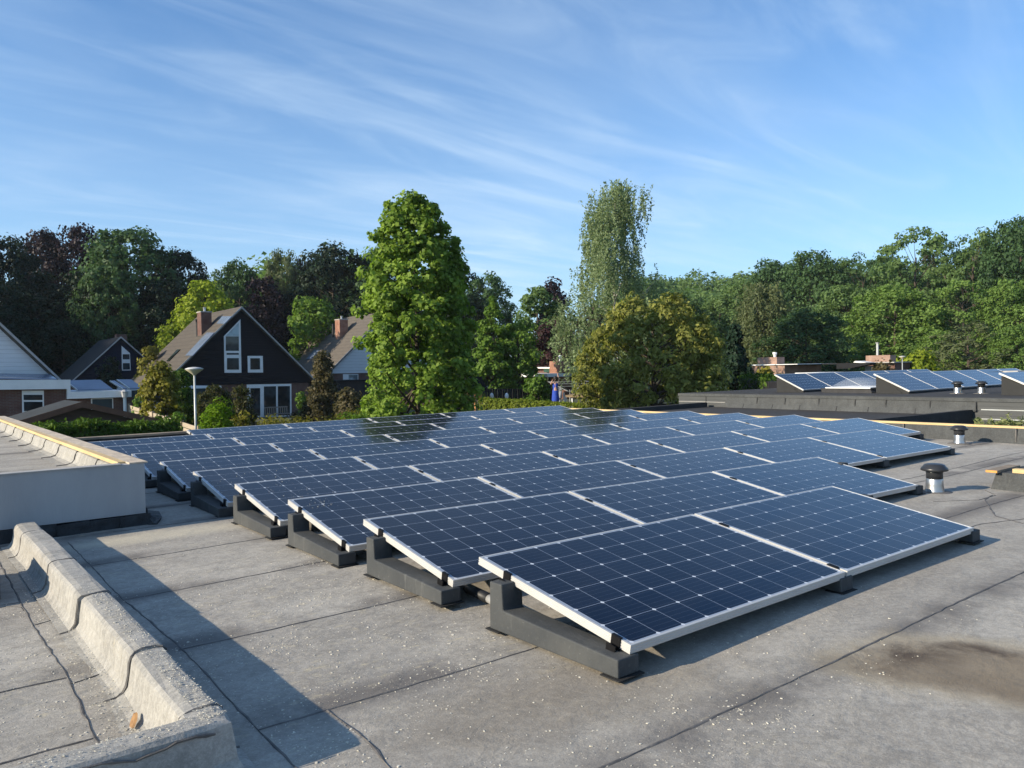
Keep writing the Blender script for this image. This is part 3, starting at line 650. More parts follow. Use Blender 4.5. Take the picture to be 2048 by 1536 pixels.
vp = vent_proto(); vp.location = (7.44, 3.22, -.008); tag(vp, 'round roof vent with black cap beside the third panel row', 'roof vent', 'round roof vents')
v2 = copy_tree(vp); v2.location = (12.08, 4.88, -.01); tag(v2, 'round roof vent with black cap close to the pine-topped edge parapet', 'roof vent', 'round roof vents')
kb = empty('boarded_kerb', (8.6, 2.5, 0), 'grey felt kerb topped with loose pine boards at the right edge', 'kerb')
MB().prism([(7.985, 2.96, -.02), (8.02, 2.92, .148), (8.02, .9, .148), (7.985, .86, -.02)], (1.4, 0, 0)).build('kerb', M['slatefelt'], kb)
MB().prism([(7.95, 2.885, .149), (8.50, 2.885, .149), (8.50, 2.885, .172), (7.95, 2.885, .172)], (0, .10, 0)).build('board', M['oldwood'], kb)
MB().box(7.946, 7.950, 2.887, 2.983, .150, .171).build('end_grain', M['pineend'], kb)
MB().box(8.06, 8.15, 1.0, 2.80, .149, .186).build('board', M['pine'], kb)
bl = MB().prism([(6.53, 3.36, -.01), (6.66, 3.31, -.01), (6.66, 3.31, .008), (6.53, 3.36, .008)], (.02, .05, 0)).build('tile_spacer', M['pad'])
tag(bl, 'small black rubber scrap lying right of the panels', 'rubber scrap')

# ------------------------------------------------------------------ neighbouring black roof
tag(MB().box(12.84, 18.28, 8.15, 14.2, -2.8, -.03).build('garage_block', M['clad']), 'low dark garage block with the black roof between the two buildings', 'building')
lowr = MB().box(12.865, 18.28, 8.16, 14.19, -.028, .006).build('roof', M['blackroof']); tag(lowr, 'flat new black bitumen roof between the grey roof and the next building', 'roof', None, 'structure')
nb = empty('dark_clad_building', (24, 9, -2.5), 'dark clad flat-roofed building with felt upstand beyond the black roof', 'building')
NX = 18.3
MB().box(NX + .02, 34, -4, 15.2, -2.6, .30).build('wall', M['clad'], nb)
MB().box(NX - .004, 34.02, -4.02, 15.22, .301, .375).build('roof_edge', M['slatefelt'], nb)
MB().box(NX + .25, 33.8, -3.8, 15.0, .376, .383).build('roof', M['blackroof'], nb)
MB().prism([(18.268, 7.05, .085), (18.268, 13.5, .085), (NX + .015, 13.5, .30), (NX + .015, 7.05, .30)], (.004, 0, 0)).build('upper_upstand', M['slatefelt'], nb)
MB().prism([(18.205, 7.6, .006), (18.205, 13.4, .006), (18.262, 13.5, .125), (18.262, 7.0, .125)], (.02, 0, 0)).build('lower_upstand', M['slatefelt'], nb)
for i, y in enumerate((7.05, 8.0, 9.0, 9.75, 10.7, 11.65, 12.5)):
    MB().prism([(18.262, y - .012, .09), (18.262, y + .012, .09), (NX - .010, y + .012, .299), (NX - .010, y - .012, .299)], (.006, 0, 0)).build('lap_joint', M['tar'], nb)
for i, y in enumerate((8.3, 9.4, 10.2, 11.2, 12.0, 12.9)):
    MB().prism([(18.199, y - .012, .01), (18.199, y + .012, .01), (18.256, y + .012, .124), (18.256, y - .012, .124)], (.006, 0, 0)).build('lap_joint', M['tar'], nb)
for z in (.13, -.07, -.27, -.47): MB().box(NX + .003, NX + .018, -4, 6.95, z - .010, z + .010).build('cladding_strip', M['cladstripe'], nb)
for z in (.14, -.06, -.26): MB().box(NX + .008, NX + .018, 13.55, 15.2, z - .006, z + .006).build('cladding_strip', M['verge'], nb)
MB().box(NX + .008, NX + .018, 14.2, 14.22, -.5, .3).build('cladding_strip', M['tar'], nb)
e1 = MB().prism([(12.95, 14.0, -.03), (18.1, 14.0, -.03), (18.1, 14.0, .14), (12.95, 14.0, .10)], (0, .18, 0)).build('edge_upstand', M['blackroof'])
tag(e1, 'long black edge upstand on the far side of the black roof', 'upstand')
e2 = MB().prism([(13.0, 8.0, -.5), (18.25, 7.1, -.5), (18.25, 7.1, .125), (13.0, 8.0, .03)], (0, .12, 0)).build('edge_upstand', M['blackroof'])
tag(e2, 'black wedge-shaped edge upstand on the near side of the black roof', 'upstand')
# panels on that roof: steeper, boxed in at the sides
TN = .45
def tilted_panel(P, lab, grp='tilted solar panels on the neighbouring black roof'):
    o = copy_tree(proto); o.matrix_world = frame_matrix(P, .017, TN, 0.0); return tag(o, lab, 'solar panel', grp)
for rn, (X0, Y0, Z0, n) in {'rear': (19.88, 12.08, .466, 6), 'middle': (19.88, 9.18, .466, 6), 'near': (19.88, 6.26, .466, 3)}.items():
    for k in range(n):
        tilted_panel(Vector((X0 + k * PL, Y0 + .028 * k, Z0)), 'tilted solar panel, %s from the left in the %s row on the black roof' % (ORD[k], rn))
    st = empty('panel_stand', (X0, Y0, .38), 'dark boxed metal stand carrying the %s row of tilted solar panels' % rn, 'panel stand', 'boxed stands under the tilted panels')
    h = .996 * math.sin(TN); w = .996 * math.cos(TN)
    MB().prism([(X0 + .05, Y0 + .04, .384), (X0 + .05, Y0 + w - .02, .384), (X0 + .05, Y0 + w - .02, Z0 + h - .085), (X0 + .05, Y0 + .04, Z0 - .035)], (.02, 0, 0)).build('side_panel', M['sidepanel'], st)
    MB().bar((X0 + .045, Y0 + .22, .40), (X0 + .045, Y0 + .42, Z0 + .10), .03, .012).build('brace', M['tar'], st)
    MB().box(X0 + .08, X0 + n * PL - .06, Y0 + .05, Y0 + .07, .384, Z0 - .05).build('front_panel', M['tar'], st)
    MB().box(X0 + .08, X0 + n * PL - .06, Y0 + w - .05, Y0 + w - .03, .384, Z0 + h - .08).build('back_panel', M['clad'], st)
dm = empty('dome_roof_light', (20.75, 10.85, .38), 'clear plastic dome roof light on a low black kerb', 'roof light')
MB().prism([(20.0, 10.2, .384), (21.5, 10.2, .384), (21.4, 10.3, .50), (20.1, 10.3, .50)], (0, 1.4, 0)).build('kerb', M['blackroof'], dm)
MB().box(20.05, 21.45, 10.27, 11.53, .501, .53).build('rim', M['white'], dm)
mg, tg, bg_ = newmat("clear_acrylic"); bg_.inputs['Base Color'].default_value = (.9, .93, .95, 1); bg_.inputs['Roughness'].default_value = .03
trn = tg.nodes.new('ShaderNodeBsdfTransparent'); mxg = tg.nodes.new('ShaderNodeMixShader'); mxg.inputs[0].default_value = .09
lk(tg, trn.outputs[0], mxg.inputs[1]); lk(tg, bg_.outputs[0], mxg.inputs[2]); lk(tg, mxg.outputs[0], tg.nodes['Material Output'].inputs['Surface'])
mb = MB(); N_ = 14
for j in range(N_ + 1):
    for i in range(N_ + 1):
        u, v = i / N_ * 2 - 1, j / N_ * 2 - 1; mb.v.append((20.75 + u * .64, 10.9 + v * .57, .531 + .26 * ((1 - abs(u) ** 2.4) * (1 - abs(v) ** 2.4)) ** .7))
for j in range(N_):
    for i in range(N_): mb.f.append((j * (N_ + 1) + i, j * (N_ + 1) + i + 1, (j + 1) * (N_ + 1) + i + 1, (j + 1) * (N_ + 1) + i))
mb.build('dome', mg, dm, smooth_=True)
for (px, lab) in ((1915, 'small grey-capped vent on the black roof, the one by the panel join'), (1963, 'small grey-capped vent on the black roof, the one nearer the near panel row')):
    v = copy_tree(vp); p = on_z(px, 787, .384); v.location = (p.x, p.y, .384); v.scale = (1.15, 1.15, 1.15); tag(v, lab, 'roof vent', 'round roof vents')
rl = MB().box(24.0, 25.6, 14.0, 14.9, .384, .88).build('roof_light', M['white']); tag(rl, 'white roof light box behind the rear row of tilted panels', 'roof light')
p = at(2027, 745, 25.5); rl = MB().box(p.x - .5, p.x + .5, p.y - .3, p.y + .4, .384, p.z + .06).build('roof_light', M['verge']); tag(rl, 'beige roof light box behind the near row of tilted panels', 'roof light')

# ------------------------------------------------------------------ houses
def poly(F, pts): return [F(*p) for p in pts]
class Facade:
    def __init__(s, Y): s.Y = Y
    def p(s, px, py, dy=0.0): q = on_y(px, py, s.Y); return Vector((q.x, s.Y + dy, q.z))
def window(root, F, outer, inner_list, proud=.04, pane=None, name='window', depth=.10):
    """frame polygon with a solid sheet of glass recessed in each opening; openings split a bar frame"""
    o = [F.p(*q, dy=-proud) for q in outer]
    win = MB(); xs = [q.x for q in o]; 
    base = MB().prism([F.p(*q, dy=-proud) for q in outer], (0, depth, 0)).build(name, M['white'], root)
    for inn, mt in inner_list:
        MB().prism([F.p(*q, dy=-proud - .012) for q in inn], (0, .011, 0)).build('pane', M[mt], base)
    return base
class FacadeX:
    def __init__(s, X): s.X = X
    def p(s, px, py, dx=0.0): q = on_x(px, py, s.X); return Vector((s.X + dx, q.y, q.z))
def Z2(x, y): return (260 + x / 4.096, 560 + y / 4.096)             # readings from an enlarged crop
def Z8(x, y): return (x / 5.909, 640 + y / 5.909)
def ZD(x, y): return (560 + x / 6.98, 620 + y / 6.98)
def ZE(x, y): return (930 + x / 7.585, 680 + y / 7.585)
def ZR3(x, y): return (1480 + x / 5.389, 660 + y / 5.389)
def gable_house(name, label, Y, apex, slope_ref, base_y, ridge_len, m_gable, m_wall, m_roof, z_floor, overhang=.25, verge='verge'):
    F = Facade(Y); root = empty(name, (0, 0, 0), label, 'house'); A = F.p(*apex); S = F.p(*slope_ref); B = F.p(apex[0], base_y)
    k = (A.z - S.z) / abs(S.x - A.x); zb = B.z; hw = (A.z - zb) / k
    root.location = (A.x, Y + ridge_len / 2, z_floor)
    MB().prism([(A.x - hw, Y, zb), (A.x + hw, Y, zb), (A.x, Y, A.z)], (0, ridge_len, 0)).build('gable', M[m_gable], root)
    MB().box(A.x - hw * .93, A.x + hw * .93, Y + .06, Y + ridge_len - .06, z_floor, zb - .003).build('wall', M[m_wall], root)
    t = .16; ext = .35; nrm = Vector((-k, 0, 1)).normalized()
    rf = None
    for s in (-1, 1):
        a = Vector((A.x, Y - overhang, A.z + .02)); b = Vector((A.x + s * (hw + ext), Y - overhang, zb - ext * k + .02)); up = Vector((s * k, 0, 1)).normalized() * t
        MB().prism([a, b, b + up, a + Vector((0, 0, t * math.sqrt(1 + k * k)))], (0, ridge_len + 2 * overhang, 0)).build('roof', M[m_roof], root)
        MB().prism([a + Vector((0, -.03, t * .62)), b + up * .5 + Vector((0, -.03, 0)), b + up * 1.04 + Vector((0, -.03, 0)), a + Vector((0, -.03, t * math.sqrt(1 + k * k) * 1.04))], (0, .028, 0)).build('verge_trim', M[verge], root)
    return root, F, A, k, hw, zb
def left_slope_pt(A, k, px, py, lift=.0):
    n = Vector((-k, 0, 1)).normalized(); P = A + Vector((0, 0, .02 + .16 * math.sqrt(1 + k * k))) + n * lift
    return on_plane(px, py, P, n), n

# dark house with the tall window
YA = 53.99
hA, FA, AA, kA, hwA, zbA = gable_house('gabled_house', 'black-boarded gabled house with a tall white-framed window', YA, Z2(905, 247), Z2(1470, 806), 560 + 855 / 4.096, 9.2, 'navy', 'brick', 'tiles', -1.9)
window(hA, FA, [Z2(768, 460), Z2(903, 322), Z2(912, 760), Z2(773, 760)], [([Z2(784, 458), Z2(888, 352), Z2(889, 458)], 'panecurtain'), ([Z2(783, 462), Z2(889, 462), Z2(890, 580), Z2(783, 580)], 'pane'), ([Z2(790, 598), Z2(889, 598), Z2(889, 612), Z2(790, 612)], 'pane'), ([Z2(793, 640), Z2(889, 640), Z2(891, 734), Z2(793, 734)], 'pane')])
window(hA, FA, [Z2(962, 622), Z2(1086, 622), Z2(1089, 758), Z2(965, 758)], [([Z2(983, 641), Z2(1062, 641), Z2(1064, 733), Z2(985, 733)], 'pane')])
FA2 = Facade(YA + .06)
window(hA, FA2, [Z2(955, 856), Z2(1320, 850), Z2(1322, 1120), Z2(958, 1125)], [([Z2(985, 886), Z2(1064, 885), Z2(1065, 1112), Z2(987, 1114)], 'pane'), ([Z2(1095, 872), Z2(1194, 870), Z2(1195, 1108), Z2(1096, 1110)], 'pane'), ([Z2(1209, 870), Z2(1308, 868), Z2(1309, 1106), Z2(1210, 1108)], 'pane')], name='patio_window')
window(hA, FA2, [Z2(540, 868), Z2(748, 866), Z2(748, 905), Z2(540, 905)], [([Z2(552, 878), Z2(738, 877), Z2(738, 900), Z2(552, 900)], 'pane')])
def slope_quad(root, A, k, pts, name, mat, lift=.06):
    P = []
    for q in pts: p, n = left_slope_pt(A, k, *q, lift=lift); P.append(p)
    return MB().prism(P, -n * .05).build(name, M[mat], root)
M['pv'] = plain("grey_blue_collector", (.15, .19, .26), (.12, .15, .21), .2, 1)
slope_quad(hA, AA, kA, [Z2(452, 618), Z2(512, 618), Z2(690, 430), Z2(628, 430)], 'roof_collector', 'pv')
slope_quad(hA, AA, kA, [Z2(708, 356), Z2(772, 358), Z2(832, 297), Z2(752, 297)], 'roof_collector', 'pv')
slope_quad(hA, AA, kA, [Z2(296, 664), Z2(316, 664), Z2(410, 568), Z2(386, 568)], 'roof_window', 'pane')
def chimney(root, A, k, foot, w, dpt, top_y, mat, capmat='concretecap', pot=True):
    p, n = left_slope_pt(A, k, *foot); d = (p - CP).dot(CF); zt = CP.z + (on_y(foot[0], top_y, p.y).z - CP.z)
    c = MB().box(p.x - .1, p.x + w, p.y, p.y + dpt, p.z - 1.0, zt).build('chimney', M[mat], root)
    MB().box(p.x - .14, p.x + w + .04, p.y - .04, p.y + dpt + .04, zt + .001, zt + .07).build('cap', M[capmat], c)
    if pot: MB().lathe((p.x + w * .45, p.y + dpt * .5, zt + .07), [(.09, 0), (.08, .2), (.11, .22), (.11, .30)], 10).build('pot', M['zinc'], c)
    return c
chimney(hA, AA, kA, Z2(598, 442), .62, .9, Z2(0, 264)[1], 'brick')
p, n = left_slope_pt(AA, kA, *Z2(553, 455)); MB().tube([p - Vector((0, 0, .2)), p + Vector((0, 0, .9)), p + Vector((0, 0, 1.15))], [.10, .09, .15], 8).build('vent_pipe', M['blackplastic'], hA)
bn = empty('garden_bench', (0, 0, 0), 'grey wooden slatted garden bench in front of the patio window', 'bench')
q0 = on_y(*Z2(1115, 1100), YA - .9); q1 = on_y(*Z2(1305, 1100), YA - .9); zf = q0.z - .45; bn.location = ((q0.x + q1.x) / 2, YA - .9, zf)
m = MB()
for i in range(11): x = q0.x + .05 + (q1.x - q0.x - .1) * i / 10; m.box(x - .03, x + .03, YA - .62, YA - .59, zf + .47, zf + .86)
m.box(q0.x, q1.x, YA - .63, YA - .58, zf + .86, zf + .94); m.build('backrest', M['benchwood'], bn)
m = MB()
for i in range(4): m.box(q0.x, q1.x, YA - 1.1 + .12 * i, YA - 1.0 + .12 * i, zf + .42, zf + .46)
m.build('seat', M['benchwood'], bn)
for x in (q0.x, q1.x - .07):
    for y in (YA - 1.1, YA - .66): MB().box(x, x + .07, y, y + .07, zf - .3, zf + .42).build('leg', M['benchwood'], bn)

# second house with white gable, half hidden by the tulip tree
YC = 62.0
hC, FC, AC, kC, hwC, zbC = gable_house('gabled_house', 'brown-roofed house with white boarded gable behind the tulip tree', YC, (771, 629), ZD(700, 862), ZD(0, 872)[1], 11.0, 'whiteboard2', 'brick', 'tiles2', -1.9)
chimney(hC, AC, kC, ZD(852, 395), .72, .95, ZD(0, 135)[1], 'brickorange')
p, n = left_slope_pt(AC, kC, *ZD(742, 375)); MB().tube([p - Vector((0, 0, .2)), p + Vector((0, 0, 1.2))], [.09, .09], 8).build('vent_pipe', M['blackplastic'], hC)
slope_quad(hC, AC, kC, [ZD(362, 685), ZD(432, 685), ZD(552, 556), ZD(478, 556)], 'roof_window', 'pv')
window(hC, Facade(YC + .06), [ZD(878, 895), ZD(1090, 895), ZD(1090, 985), ZD(878, 985)], [([ZD(955, 902), ZD(1080, 902), ZD(1080, 978), ZD(955, 978)], 'panecurtain')])
ga = empty('garage', (0, 0, 0), 'dark flat-roofed garage beside the half hidden white gable', 'garage'); q0 = on_y(*ZD(790, 1000), 57); q1 = on_y(*ZD(1260, 1190), 57); ga.location = (q0.x, 57, -1.9)
MB().box(q0.x, q1.x, 57, 61, -1.9, q0.z).build('wall', M['darkwood'], ga); MB().box(q0.x - .1, q1.x + .1, 56.9, 61.1, q0.z + .002, q0.z + .10).build('roof', M['tilesdark'], ga)
# roof of a further house peeping out between the two
hF = empty('gabled_house', (0, 0, 0), 'dark-roofed house just showing between the two larger gables', 'house'); q = at(*ZD(230, 452), 88); hF.location = (q.x, q.y, -1.9)
MB().prism([(q.x - 6.5, q.y, q.z - 6.0), (q.x + 8, q.y, q.z - 6.0), (q.x + 8, q.y + 3, q.z - .2), (q.x, q.y + 3, q.z)], (0, .6, 0)).build('roof', M['tilesdark'], hF)
MB().box(q.x - 5, q.x + 7, q.y + .8, q.y + 6, -1.9, q.z - 3).build('wall', M['brick'], hF)

# far-left white gable with flat-roofed extension and garage
YB = 41.0
hB, FB, AB, kB, hwB, zbB = gable_house('gabled_house', 'large white-boarded gable house cut by the left picture edge', YB, (-118, 548), Z8(0, 106), Z8(0, 712)[1], 9.0, 'whiteboard', 'brick', 'tiles', -1.9)
YE = 38.5; FE = Facade(YE)
ex = empty('flat_extension', (3, 39, -1.9), 'brick extension with white fascia and garage in front of the white gable', 'extension')
def fbox(F, pts, depth, name, mat, root, dy=0.0): return MB().prism([F.p(*q, dy=dy) for q in pts], (0, depth, 0)).build(name, M[mat], root)
fbox(FE, [(-150, 760), Z8(833, 705), Z8(833, 815), (-150, 781)], 2.2, 'fascia', 'white', ex)
fbox(FE, [Z8(795, 816), Z8(834, 816), Z8(834, 932), Z8(795, 934)], .5, 'fascia', 'white', ex)
fbox(FE, [Z8(835, 850), Z8(1555, 830), Z8(1555, 908), Z8(835, 932)], 6, 'fascia', 'white', ex, dy=.02)
fbox(FE, [(-150, 781.5), Z8(793, 817), Z8(793, 1400), (-150, 880)], 2.0, 'wall', 'brick', ex, dy=.25)
fbox(FE, [Z8(794, 935), Z8(1590, 912), Z8(1590, 1400), Z8(794, 1400)], 5.0, 'wall', 'brick', ex, dy=.30)
FE2 = Facade(YE + .25)
window(ex, FE2, [Z8(258, 834), Z8(516, 834), Z8(520, 1088), Z8(262, 1092)], [([Z8(276, 884), Z8(500, 884), Z8(500, 945), Z8(278, 945)], 'pane'), ([Z8(280, 966), Z8(500, 966), Z8(502, 1072), Z8(282, 1076)], 'pane')])
window(ex, Facade(YE + .30), [Z8(1074, 928), Z8(1335, 922), Z8(1338, 1100), Z8(1076, 1100)], [([Z8(1088, 936), Z8(1322, 931), Z8(1324, 1100), Z8(1090, 1100)], 'teal')], name='garage_door')
q = FE.p(*Z8(1470, 905)); MB().tube([(q.x, YE - .05, q.z), (q.x, YE - .05, -1.9)], .07, 8).build('downpipe', M['white'], ex)
wl = empty('wall_lantern', (q.x, YE - .1, q.z), 'small grey lantern on the white fascia above the downpipe', 'lantern')
q2 = FE.p(*Z8(1465, 870)); MB().lathe((q2.x, YE - .12, q2.z - .18), [(.10, 0), (.15, .25), (.17, .27), (.05, .36)], 8).build('shade', M['lamptop'], wl); MB().box(q2.x - .03, q2.x + .03, YE - .12, YE, q2.z + .05, q2.z + .12).build('bracket', M['blackplastic'], wl)
def flat_pv(pts, dep, lab):
    P = [FE.p(*q, dy=dep[i]) for i, q in enumerate(pts)]; o = MB().prism(P, (0, 0, .05)).build('flat_solar_panel', M['pv']); return tag(o, lab, 'solar panel', 'solar panels on the garage roof')
def pv_at(a, b, zt, lab):                                          # a low tilted panel standing on the garage roof
    A_ = FE.p(*a, dy=.6); B_ = FE.p(*b, dy=.6); r = empty('tilted_solar_panel', A_, lab, 'solar panel', 'solar panels on the garage roof')
    MB().prism([A_, B_, B_ + Vector((-.25, 1.3, zt)), A_ + Vector((-.25, 1.3, zt))], (0, 0, .05)).build('cell_sheet', M['pv'], r)
    MB().bar(A_ + Vector((-.02, 0, .03)), A_ + Vector((-.27, 1.3, zt + .03)), .05, .06).build('frame', M['alu'], r); return r
pv_at(Z8(948, 838), Z8(1365, 826), .42, 'low grey solar panel at the left on the garage roof')
pv_at(Z8(1490, 822), Z8(1540, 820), .36, 'narrow solar panel standing between two others on the garage roof')
pv_at(Z8(1575, 822), Z8(1740, 820), .42, 'low grey solar panel half behind the golden shrub on the garage roof')
fl = MB().prism([FB.p(-40, 757.5, dy=-1.6), FB.p(*Z8(605, 706), dy=-1.6), FB.p(*Z8(575, 655), dy=-.4), FB.p(-40, 748.5, dy=-.4)], (0, .02, .05)).build('roof_collector', M['pv']); tag(fl, 'long grey collector lying along the foot of the white gable', 'collector')
nbx = empty('carport', (0, 0, 0), 'small blue-grey carport with white roof edge beside the garage', 'carport'); q0 = on_y(*Z8(1556, 832), 42); q1 = on_y(*Z8(1760, 905), 42); nbx.location = (q0.x, 42, -1.9)
MB().box(q0.x, q1.x + 3, 42, 45, -1.9, q0.z - .001).build('wall', M['teal'], nbx); MB().box(q0.x - .05, q1.x + 3, 41.9, 45, q0.z, q0.z + .12).build('roof', M['white'], nbx)
# navy house in the shade of the wood
YD = 67.9
hD, FD, AD, kD, hwD, zbD = gable_house('gabled_house', 'small dark blue gable house in the shade of the tall trees', YD, Z8(1422, 232), Z8(940, 668), Z8(0, 698)[1], 8.0, 'navy2', 'brick', 'tilesdark', -1.9)
window(hD, FD, [Z8(1436, 305), Z8(1534, 392), Z8(1545, 596), Z8(1440, 598)], [([Z8(1448, 405), Z8(1528, 405), Z8(1530, 465), Z8(1449, 465)], 'pane'), ([Z8(1450, 510), Z8(1531, 510), Z8(1534, 584), Z8(1452, 586)], 'pane')])
window(hD, Facade(YD + .06), [Z8(1096, 702), Z8(1410, 700), Z8(1410, 765), Z8(1096, 765)], [([Z8(1106, 712), Z8(1190, 712), Z8(1190, 735), Z8(1106, 735)], 'pane'), ([Z8(1212, 710), Z8(1396, 710), Z8(1396, 760), Z8(1212, 760)], 'pane')])
chimney(hD, AD, kD, Z8(1250, 310), .01, .01, Z8(0, 300)[1], 'brick', pot=False) if 0 else None
q = FD.p(*Z8(1480, 300), dy=2.5); c = MB().box(q.x - .1, q.x + .7, YD + 2.5, YD + 3.2, q.z - .5, q.z + 1.0).build('chimney', M['brick'], hD)

# wooden shed, its ridge towards us
YS = 27.0; FS = Facade(YS)
shd = empty('garden_shed', (0, 0, 0), 'dark wooden shed with shallow felt roof behind the thuja hedge', 'shed'); qa = FS.p(*Z8(965, 985)); qr = FS.p(*Z8(1740, 1160)); ql = FS.p(*Z8(300, 1195)); shd.location = (qa.x, YS, -2.4)
kl = (qa.z - qr.z) / (qr.x - qa.x); kl2 = (qa.z - ql.z) / (qa.x - ql.x); wl_ = 2.4
MB().prism([(qa.x - wl_, YS + .12, -2.5), (qa.x + wl_, YS + .12, -2.5), (qa.x + wl_, YS + .12, qa.z - wl_ * kl - .12), (qa.x, YS + .12, qa.z - .12), (qa.x - wl_, YS + .12, qa.z - wl_ * kl - .12)], (0, 2.6, 0)).build('wall', M['shedwood'], shd)
for s in (-1, 1):
    a = Vector((qa.x, YS - .12, qa.z)); b = Vector((qa.x + s * 2.75, YS - .12, qa.z - 2.75 * kl))
    MB().prism([a, b, b + Vector((0, 0, .05)), a + Vector((0, 0, .05))], (0, 3.1, 0)).build('roof', M['shedfelt'], shd)
    MB().prism([a + Vector((0, -.03, -.12)), b + Vector((0, -.03, -.12)), b + Vector((0, -.03, .06)), a + Vector((0, -.03, .06))], (0, .028, 0)).build('barge_board', M['shedtrim'], shd)

# louvred board fence beside the lamp post
fn = empty('board_fence', (0, 0, 0), 'pale board fence running from the white boxes towards the lamp post', 'fence'); pa = at(258, 808, 35); pb = at(398, 852, 27.5); fn.location = (pa.x, pa.y, -2.2)
dirf = (pb - pa); nseg = 5
for i in range(nseg):
    a = pa.lerp(pb, i / nseg); b = pa.lerp(pb, (i + 1) / nseg); m = MB()
    for j in range(7):
        z = -.13 - .19 * j; off = .02 if j % 2 else -.02
        m.bar((a.x, a.y + off, a.z + z), (b.x, b.y + off, b.z + z), .02, .165)
    m.build('board_panel', M['fencewood'], fn)
for i in range(nseg + 1): a = pa.lerp(pb, i / nseg); MB().box(a.x - .05, a.x + .05, a.y - .05, a.y + .05, -2.4, a.z + .02).build('post', M['oldwood'], fn)
wb = empty('white_box', (0, 0, 0), 'low white box with grey lid behind the board fence', 'garden box'); q0 = at(*Z8(1560, 915), 37.5); q1 = at(*Z8(1860, 1010), 37); wb.location = (q0.x, q0.y, -2.1)
MB().box(q0.x + .6, q1.x + .3, q0.y, q0.y + 1.2, -2.1, q0.z - .35).build('body', M['white'], wb); MB().box(q0.x + .55, q1.x + .35, q0.y - .05, q0.y + 1.25, q0.z - .349, q0.z - .22).build('lid', M['concretecap'], wb)

# street lamps
def lamp(pos_head, zb, lab, scale=1.0):
    r = empty('street_lamp', (pos_head.x, pos_head.y, zb), lab, 'street lamp', 'bowl-headed street lamps'); h = pos_head; s = scale
    MB().tube([(h.x, h.y, zb), (h.x, h.y, h.z - .18 * s)], [.045 * s, .034 * s], 10).build('post', M['steel'], r, smooth_=True)
    MB().lathe((h.x, h.y, h.z - .18 * s), [(.05 * s, 0), (.07 * s, .03 * s), (.26 * s, .17 * s), (.285 * s, .20 * s)], 20).build('bowl', M['lampglass'], r, smooth_=True)
    MB().lathe((h.x, h.y, h.z - .18 * s), [(.30 * s, .202 * s), (.30 * s, .225 * s), (.20 * s, .265 * s), (.05 * s, .285 * s)], 20).build('lid', M['lamptop'], r, smooth_=True)
    return r
lamp(at(388.5, 740, 27), -2.35, 'street lamp with cream bowl head in front of the black-boarded house')
lamp(at(1804.5, 714, 44), -1.9, 'distant street lamp by the golden bush behind the tilted panels', .62)

# middle distance: bungalow, playhouse, pavilion, fences, washing line, person
XF = (CP + ray(1125, 740) * 54).x; FF = FacadeX(XF)
def xbox(F, pts, depth, name, mat, root, dx=0.0): return MB().prism([F.p(*q, dx=dx) for q in pts], (depth, 0, 0)).build(name, M[mat], root)
bgw = empty('brick_bungalow', (0, 0, 0), 'flat-roofed bungalow with big orange chimney and white canopy', 'bungalow'); q = FF.p(*ZE(1400, 600)); bgw.location = (XF, q.y, -1.9)
xbox(FF, [ZE(950, 435), ZE(1760, 435), ZE(1760, 900), ZE(950, 900)], 6, 'wall', 'brick', bgw, dx=.3)
xbox(FF, [ZE(940, 412), ZE(1780, 412), ZE(1780, 432), ZE(940, 432)], 7, 'roof', 'white', bgw, dx=-.1)
xbox(FF, [ZE(1195, 433), ZE(1770, 433), ZE(1770, 490), ZE(1195, 490)], .3, 'fascia', 'greenfascia', bgw)
ch = xbox(FF, [ZE(1380, 322), ZE(1585, 322), ZE(1585, 620), ZE(1380, 620)], .6, 'chimney', 'brickorange', bgw, dx=-.6)
q = FF.p(*ZE(1495, 322), dx=0); MB().lathe((XF - .3, q.y, q.z), [(.09, 0), (.08, .2), (.13, .22), (.13, .36), (.06, .42)], 10).build('pot', M['white'], ch)
xbox(FF, [ZE(1085, 502), ZE(1588, 502), ZE(1588, 552), ZE(1085, 552)], 2.4, 'canopy', 'white', bgw, dx=-2.0)
for x in (1330, 1460, 1540): a = FF.p(*ZE(x, 552), dx=-1.6); MB().box(a.x, a.x + .12, a.y - .06, a.y + .06, -1.9, a.z).build('canopy_post', M['darkwood'], bgw)
xbox(FF, [ZE(1220, 556), ZE(1376, 556), ZE(1376, 640), ZE(1220, 640)], .1, 'window', 'white', bgw, dx=.15)
YP = 35.6; FP = Facade(YP)
ph = empty('playhouse', (0, 0, 0), 'wooden playhouse with dark pitched roof and orange posts', 'playhouse'); q = FP.p(*ZE(200, 800)); ph.location = (q.x, YP, -2.0)
fbox(FP, [ZE(60, 552), ZE(250, 556), ZE(372, 792), ZE(80, 792)], 1.8, 'roof', 'tilesdark', ph)
for x0, x1 in ((172, 206), (232, 278), (-30, -8)): fbox(FP, [ZE(x0, 794), ZE(x1, 794), ZE(x1, 1200), ZE(x0, 1200)], .12, 'post', 'orangewood', ph, dy=.1)
fbox(FP, [ZE(-40, 800), ZE(270, 800), ZE(270, 838), ZE(-40, 838)], .08, 'rail', 'orangewood', ph, dy=.25)
m = MB()
for i in range(9): a = FP.p(*ZE(-60 + 34 * i, 900), dy=-.3); b = FP.p(*ZE(-60 + 34 * i + 22, 1250), dy=-.3); m.box(a.x, b.x, YP - .3, YP - .27, b.z, a.z)
m.build('slat_front', M['oldwood'], ph)
df = MB(); FD2 = Facade(37.0)
for i in range(31): a = FD2.p(*ZE(230 + 38 * i, 740), dy=0); b = FD2.p(*ZE(230 + 38 * i + 36, 1100), dy=0); df.box(a.x, b.x, 37, 37.03 + .01 * (i % 2), b.z, a.z)
tag(df.build('plank_fence', M['darkwood']), 'dark stained plank fence behind the clipped garden hedge', 'fence')
